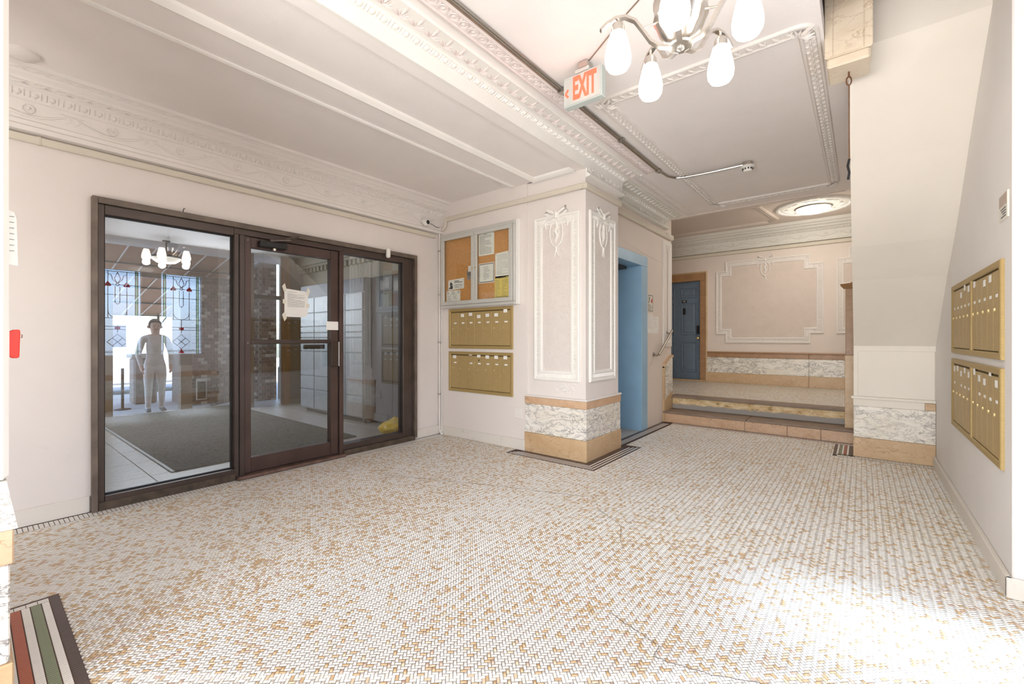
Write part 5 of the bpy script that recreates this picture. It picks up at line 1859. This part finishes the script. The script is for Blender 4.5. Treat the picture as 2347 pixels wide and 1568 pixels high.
w.box(-9.16, -9.0, -.8, 1.40, 0, 2.2).box(-9.16, -9.0, -.8, 1.2, 2.2, 2.70).box(-9.16, -9.0, 2.26, 2.42, 0, .75)
w.box(-8.46, -8.34, 3.65, 4.0, 0, 2.7).box(-9.16, -8.34, 3.06, 3.15, 0, 2.70)
ow = struct(w.build('wall_outer', M['vestwall']))
w = MB()
w.box(-9.12, -9.02, 2.26, 2.42, .75, 2.2).box(-9.12, -9.02, 1.2, 3.06, 2.2, 2.28)
w.box(-8.44, -8.36, 3.15, 3.65, 1.92, 1.99)
w.build('frame', M['darkwood'], ow, bevel=.004)
for b_ in ((-9.08, -9.074, 1.2, 3.06, 2.28, 2.70), (-9.08, -9.074, 2.42, 3.06, 0.02, 2.2)):
    bx('pane', M['glass_clear'], b_, ow)
bx('pane', M['glass_clear'], (-8.41, -8.404, 3.15, 3.65, .02, 1.92), ow)
bx('pane', M['glass_clear'], (-8.41, -8.404, 3.15, 3.65, 1.99, 2.70), ow)
w = MB()
for k in range(30):
    w.box(-8.3 + k * .13, -8.24 + k * .13, 3.93, 4.0, 2.42, 2.50)
w.box(-8.4, -4.36, 3.9, 4.0, 2.5, 2.54).box(-8.4, -4.36, 3.86, 4.0, 2.54, 2.7)
struct(w.build('trim_8', M['cream']))
wp = tag(bx('wood_post', M['wood'], (-8.32, -8.20, 3.60, 3.72, 0, 2.70), None, .006), 'square orange wooden post beside the narrow street window', 'post')

mat_ = tag(bx('door_mat', M['carpet'], (-8.9, -4.83, 1.17, 2.98, .0, .012), None), 'large grey-green ribbed entrance mat on the vestibule floor', 'mat')
bx('edge_strip', M['carpet_edge'], (-8.9, -4.83, 1.14, 1.17, .0, .010), mat_, .003)

# lockers
lk = thing('parcel_locker', (-6.4, 3.5, 0), 'grey steel parcel locker bank with many doors behind the glass', 'locker')
LX0, LX1 = -7.36, -5.50
bx('body', M['locker'], (LX0, LX1, 3.52, 3.98, .06, 2.08), lk, .006)
bx('header', M['locker_dark'], (LX0, LX1, 3.505, 3.52, 1.88, 2.07), lk)
rows_ = [.08, .38, .60, 1.0, 1.22, 1.30, 1.40, 1.62, 1.87]
for c in range(4):
    a = LX0 + .01 + c * (LX1 - LX0 - .02) / 4
    b = a + (LX1 - LX0 - .02) / 4 - .014
    for z0, z1 in zip(rows_[:-1], rows_[1:]):
        d_ = bx('door', M['locker'], (a, b, 3.497, 3.52, z0 + .006, z1 - .006), lk, .004)
for x in (LX0 + .08, LX1 - .08):
    MB().lathe([(.03, 0), (.03, .015), (.012, .02), (.012, .06)], (x, 3.56, 0), 12).build('foot', M['nickel'], lk)
bx('floor_trim', M['vestwall'], (LX0, LX1, 3.6, 3.98, 0.0, .06), lk)


ck2 = thing('steel_cabinet', (-4.95, 3.5, 0), 'tall dark grey steel cabinet beside the parcel lockers behind the right pane', 'cabinet')
bx('body', M['locker_dark'], (-5.46, -4.46, 3.62, 3.98, .04, 2.08), ck2, .006)
bx('plinth', M['iron'], (-5.44, -4.48, 3.66, 3.98, 0, .04), ck2)
bx('door', M['locker_dark'], (-5.44, -4.97, 3.60, 3.62, .06, 2.06), ck2, .004)
bx('door', M['locker_dark'], (-4.95, -4.48, 3.60, 3.62, .06, 2.06), ck2, .004)
bx('vent', M['iron'], (-5.38, -5.34, 3.596, 3.60, .45, .62), ck2)


# yellow bag
def bag():
    bm = bmesh.new()
    bmesh.ops.create_icosphere(bm, subdivisions=4, radius=1)
    for v in bm.verts:
        p = v.co.copy()
        f = mnoise.noise(p * 2.2) * .18 + abs(math.sin(math.atan2(p.y, p.x) * 9 + p.z * 3)) * .06 * max(0, p.z + .3)
        q = p * (1 + f)
        z = max(-.75, q.z)
        k = 1.0 - .45 * max(0, z) ** 1.2
        v.co = (q.x * .15 * k - 4.72 + .02 * z, q.y * .15 * k + 3.40 + .06 * max(0, z), (z + .75) * .105 + .003)
    me = bpy.data.meshes.new('plastic_bag')
    bm.to_mesh(me)
    bm.free()
    me.materials.append(M['yellowbag'])
    me.polygons.foreach_set('use_smooth', [True] * len(me.polygons))
    o = place('plastic_bag', me)
    tag(o, 'bulging yellow plastic bag on the floor behind the right pane', 'bag')


bag()

# vestibule hanging lamp
vl = thing('bowl_lamp', (-8.3, 1.9, 2.7), 'shallow white bowl lamp under the vestibule ceiling near the street', 'lamp')
MB().lathe([(.05, 0), (.05, -.02), (.01, -.025), (.01, -.24)], (-8.3, 1.9, 2.70), 16).build('stem', M['iron'], vl)
MB().lathe([(.18, -.26), (.175, -.29), (.12, -.335), (.02, -.35)], (-8.3, 1.9, 2.70), 28).build('bowl', M['bowl_dim'], vl, smooth=True)
MB().lathe([(.182, -.235), (.186, -.25), (.182, -.265), (.03, -.245)], (-8.3, 1.9, 2.70), 28).build('rim', M['iron'], vl, smooth=True)

# ------------------------------------------------------------------ street
GZ = -.10
struct(bx('pavement', M['concrete'], (-13.5, -9.0, -6, 9, -.3, GZ)))
struct(bx('road', M['asphalt'], (-40, -13.5, -30, 30, -.6, -.45)))
aw = thing('awning', (-9.2, 2.1, 2.75), 'brown cloth awning with pale ribs sloping out over the street entrance', 'awning')


def awn(x):
    return 2.86 + (x + 9.2) * .19


w = MB()
w.add([(-9.2, .9, awn(-9.2)), (-9.2, 3.68, awn(-9.2)), (-14.6, 3.68, awn(-14.6)), (-14.6, .9, awn(-14.6)),
       (-9.2, .9, awn(-9.2) + .012), (-9.2, 3.68, awn(-9.2) + .012), (-14.6, 3.68, awn(-14.6) + .012), (-14.6, .9, awn(-14.6) + .012)],
      [(0, 1, 2, 3), (7, 6, 5, 4), (0, 4, 5, 1), (1, 5, 6, 2), (2, 6, 7, 3), (3, 7, 4, 0)])
w.build('cloth', M['awning'], aw)
for k in range(8):
    y = .95 + k * .37
    MB().tube([(-9.2, y, awn(-9.2) - .02), (-14.6, y, awn(-14.6) - .02)], .014, 6).build('rib', M['awning_rib'], aw)
for x in (-10.5, -12, -13.3, -14.55):
    MB().tube([(x, .92, awn(x) - .03), (x, 3.66, awn(x) - .03)], .02, 6).build('cross_bar', M['iron'], aw)
for y in (.95, 3.15):
    MB().tube([(-14.5, y, awn(-14.5)), (-14.5, y, -.45)], .03, 8).build('post', M['iron'], aw)
    MB().tube([(-14.5, y, awn(-14.5) - .35), (-12.2, y, awn(-12.2) - .02)], .02, 6).build('brace', M['iron'], aw)


def brickwork(name, label, parent_boxes, faces, group=None):
    """faces: list of (mp, a0, a1, b0, b1) to clad with single bricks"""
    o = MB()
    for b_ in parent_boxes:
        o.box(*b_)
    o = tag(o.build(name, M['mortar']), label, 'building')
    bw, bh = .112, .066
    rnd_ = random.Random(11)
    ms = [MB().prism([(-bw / 2 + .004, -bh / 2 + .004), (bw / 2 - .004, -bh / 2 + .004), (bw / 2 - .004, bh / 2 - .004), (-bw / 2 + .004, bh / 2 - .004)], lambda a, b, h: (h, a, b), 0, .012).mesh('brick', M[k])
          for k in ('brick1', 'brick2', 'brick3')]
    for mp, a0, a1, b0, b1, rot in faces:
        for j in range(int((b1 - b0) / bh)):
            off = (j % 2) * bw / 2
            for i in range(int((a1 - a0 - off) / bw)):
                q = mp(a0 + off + (i + .5) * bw, b0 + (j + .5) * bh, 0)
                r = rnd_.random()
                place('brick', ms[0 if r < .5 else (1 if r < .85 else 2)], o, q, (0, 0, rot))
    return o


bk = brickwork('brick_building', 'brown brick house wall seen through the left pane of the entrance', [(-11.2, -10.2, 2.66, 3.5, GZ, 2.44)],
               [(on_side(-10.2), 2.66, 3.48, GZ, 2.42, 0.0)])
bwn = bx('window', M['trim_pale'], (-10.2, -10.17, 2.80, 2.98, GZ + .1, .42), bk)
bx('pane', M['ink_black'], (-10.17, -10.166, 2.82, 2.96, GZ + .12, .36), bwn)
brickwork('brick_pier', 'narrow brick pier beside a white drainpipe outside the door pane', [(-10.2, -9.6, 3.72, 4.06, GZ, 3.6)],
          [(on_side(-9.6), 3.72, 4.06, GZ, 2.7, 0.0), (lambda a, b, h: (a, 3.72 - h, b), -10.15, -9.6, GZ, 2.7, -PI / 2)])
dp = thing('drainpipe', (-9.5, 4.12, GZ), 'white drainpipe with a thick foot outside the door pane', 'pipe')
MB().tube([(-9.52, 4.13, GZ), (-9.52, 4.13, 3.4)], .05, 12).build('pipe', M['whiteplastic'], dp, smooth=True)
MB().box(-9.59, -9.44, 4.075, 4.2, GZ, .62).build('foot', M['concrete'], dp, bevel=.02)
sr = thing('stair_railing', (-9.75, 3.1, GZ), 'dark iron railing with balusters rising along outside steps', 'railing')
MB().tube([(-9.72, 2.90, .30), (-9.72, 3.55, .82)], .02, 8).build('top_rail', M['iron'], sr)
MB().tube([(-9.72, 2.90, -.08), (-9.72, 3.55, .02)], .012, 6).build('bottom_rail', M['iron'], sr)
for k in range(9):
    y = 2.92 + k * .075
    MB().tube([(-9.72, y, -.08 + (y - 2.9) * .15), (-9.72, y, .30 + (y - 2.9) * .8)], .008, 6).build('baluster', M['iron'], sr)
sp_ = thing('barrier_pole', (-10.5, 1.72, GZ), 'thin grey pole standing on the bright pavement', 'pole')
MB().tube([(-10.6, 1.78, GZ), (-10.6, 1.78, .66)], .022, 10).build('pole', M['iron'], sp_)
MB().lathe([(.12, 0), (.12, .015), (.03, .03)], (-10.6, 1.78, GZ), 16).build('base', M['iron'], sp_)
pw = tag(MB().box(-11.6, -11.2, 2.05, 2.42, GZ, .82).build('stone_planter', M['mortar'], bevel=.03), 'rough grey stone block on the pavement behind the person', 'planter')
bx('cap', M['concrete'], (-11.64, -11.16, 2.01, 2.46, .82, .90), pw, .01)


def van():
    t = thing('white_van', (-17.5, 3.0, -.45), 'white van parked on the street beyond the open entrance', 'van')
    w_ = MB().prism([(1.2, .3), (5.6, .3), (5.6, 1.9), (4.9, 2.25), (2.2, 2.25), (1.5, 1.45), (1.2, 1.3)], lambda a, b, d: (d, a, b - .45), -18.6, -16.8)
    w_.build('body', M['vanwhite'], t, bevel=.06)
    for y in (2.0, 4.8):
        MB().lathe([(.34, -.1), (.36, 0), (.34, .1), (.2, .11)], (-16.85, y, -.09), 20, 'x').build('wheel', M['black'], t, smooth=True)
    MB().prism([(1.75, 1.42), (2.9, 1.42), (2.9, 2.05), (2.3, 2.05)], lambda a, b, d: (d, a, b - .45), -16.8, -16.79).build('window', M['locker_dark'], t)


van()


# ------------------------------------------------------------------ person outside
def person():
    X, Y, Z = -9.7, 2.06, GZ
    s_ = 1.62 / 1.75
    joints = {'pel': (0, 0, .93, .13), 'wai': (0, 0, 1.06, .125), 'che': (0, 0, 1.28, .15), 'shd': (0, 0, 1.42, .10), 'nek': (.01, 0, 1.49, .055),
              'hd0': (.015, 0, 1.56, .075), 'hd1': (.02, 0, 1.65, .098), 'hd2': (.01, 0, 1.73, .07)}
    edges = [('pel', 'wai'), ('wai', 'che'), ('che', 'shd'), ('shd', 'nek'), ('nek', 'hd0'), ('hd0', 'hd1'), ('hd1', 'hd2')]
    for sd_, sg in (('l', 1), ('r', -1)):
        joints.update({'hip' + sd_: (0, .095 * sg, .86, .10), 'kne' + sd_: (.02, .10 * sg, .48, .065), 'ank' + sd_: (-.01, .10 * sg, .09, .045), 'toe' + sd_: (.15, .12 * sg, .035, .04),
                       'sho' + sd_: (0, .185 * sg, 1.40, .07), 'elb' + sd_: (.0, .25 * sg, 1.12, .05), 'wri' + sd_: (.10, .22 * sg, .90, .035)})
        edges += [('pel', 'hip' + sd_), ('hip' + sd_, 'kne' + sd_), ('kne' + sd_, 'ank' + sd_), ('ank' + sd_, 'toe' + sd_), ('shd', 'sho' + sd_), ('sho' + sd_, 'elb' + sd_), ('elb' + sd_, 'wri' + sd_)]
        joints['plm' + sd_] = (.13, .215 * sg, .84, .03)
        edges.append(('wri' + sd_, 'plm' + sd_))
        for k in range(4):
            joints['f%d%s' % (k, sd_)] = (.125 + .018 * k, (.205 + .004 * k) * sg, .80, .011)
            joints['g%d%s' % (k, sd_)] = (.12 + .018 * k, (.19 + .004 * k) * sg, .765 - (.01 if k in (1, 2) else 0), .009)
            edges += [('plm' + sd_, 'f%d%s' % (k, sd_)), ('f%d%s' % (k, sd_), 'g%d%s' % (k, sd_))]
        joints['th' + sd_] = (.16, .185 * sg, .85, .012)
        edges.append(('plm' + sd_, 'th' + sd_))
    keys = list(joints)
    me = bpy.data.meshes.new('person')
    me.from_pydata([(X + joints[k][0] * s_, Y + joints[k][1] * s_, Z + joints[k][2] * s_) for k in keys], [(keys.index(a), keys.index(b)) for a, b in edges], [])
    ob = bpy.data.objects.new('person', me)
    COL.objects.link(ob)
    md = ob.modifiers.new('skin', 'SKIN')
    for i, k in enumerate(keys):
        r = joints[k][3] * s_
        me.skin_vertices[0].data[i].radius = (r, r)
    me.skin_vertices[0].data[0].use_root = True
    ob.modifiers.new('sub', 'SUBSURF').levels = 2
    ob.modifiers['sub'].render_levels = 2
    dg = bpy.context.evaluated_depsgraph_get()
    m2 = bpy.data.meshes.new_from_object(ob.evaluated_get(dg))
    bpy.data.objects.remove(ob)
    for m_ in ('greycloth', 'trousers', 'skin', 'shoe', 'redcloth'):
        m2.materials.append(M[m_])
    for p in m2.polygons:
        z = (p.center.z - Z) / s_
        y = abs(p.center.y - Y) / s_
        p.material_index = 2 if (z > 1.47 or (y > .17 and z < .92 and z > .7)) else (0 if z > .9 or (y > .19 and z > .7) else (1 if z > .1 else 3))
        p.use_smooth = True
    o = tag(place('person', m2), 'person in pale grey clothes standing just outside the street entrance', 'person')
    w_ = MB()
    hc = V((X + .012 * s_, Y, Z + 1.655 * s_))
    bm = bmesh.new()
    bmesh.ops.create_uvsphere(bm, u_segments=16, v_segments=10, radius=1)
    for v in list(bm.verts):
        if v.co.x > .45 and v.co.z < .35 or v.co.z < -.75:
            bm.verts.remove(v)
    for v in bm.verts:
        v.co = V((v.co.x * .106 - .012, v.co.y * .103, v.co.z * .118 + .02)) * s_ + hc
    hm = bpy.data.meshes.new('hair')
    bm.to_mesh(hm)
    bm.free()
    hm.materials.append(M['hair'])
    place('hair', hm, o)
    w_ = MB()
    w_.lathe([(.004, -.02), (.016, -.012), (.012, .012), (.004, .02)], (X + .118 * s_, Y, Z + 1.625 * s_), 8)
    w_.build('nose', M['skin'], o, smooth=True)
    w_ = MB()
    for sg in (-1, 1):
        w_.lathe([(.002, .004), (.010, 0), (.002, -.004)], (X + .108 * s_, Y + sg * .034 * s_, Z + 1.65 * s_), 8)
    w_.build('eyes', M['ink_black'], o)
    MB().box(X + .10 * s_, X + .112 * s_, Y - .022, Y + .022, Z + 1.578 * s_, Z + 1.586 * s_).build('mouth', M['redcloth'], o)
    w_ = MB()
    for sg in (-1, 1):
        w_.lathe([(.01, -.025), (.02, -.005), (.018, .02), (.006, .03)], (X + .005, Y + sg * .10 * s_, Z + 1.63 * s_), 8)
    w_.build('ears', M['skin'], o, smooth=True)


person()
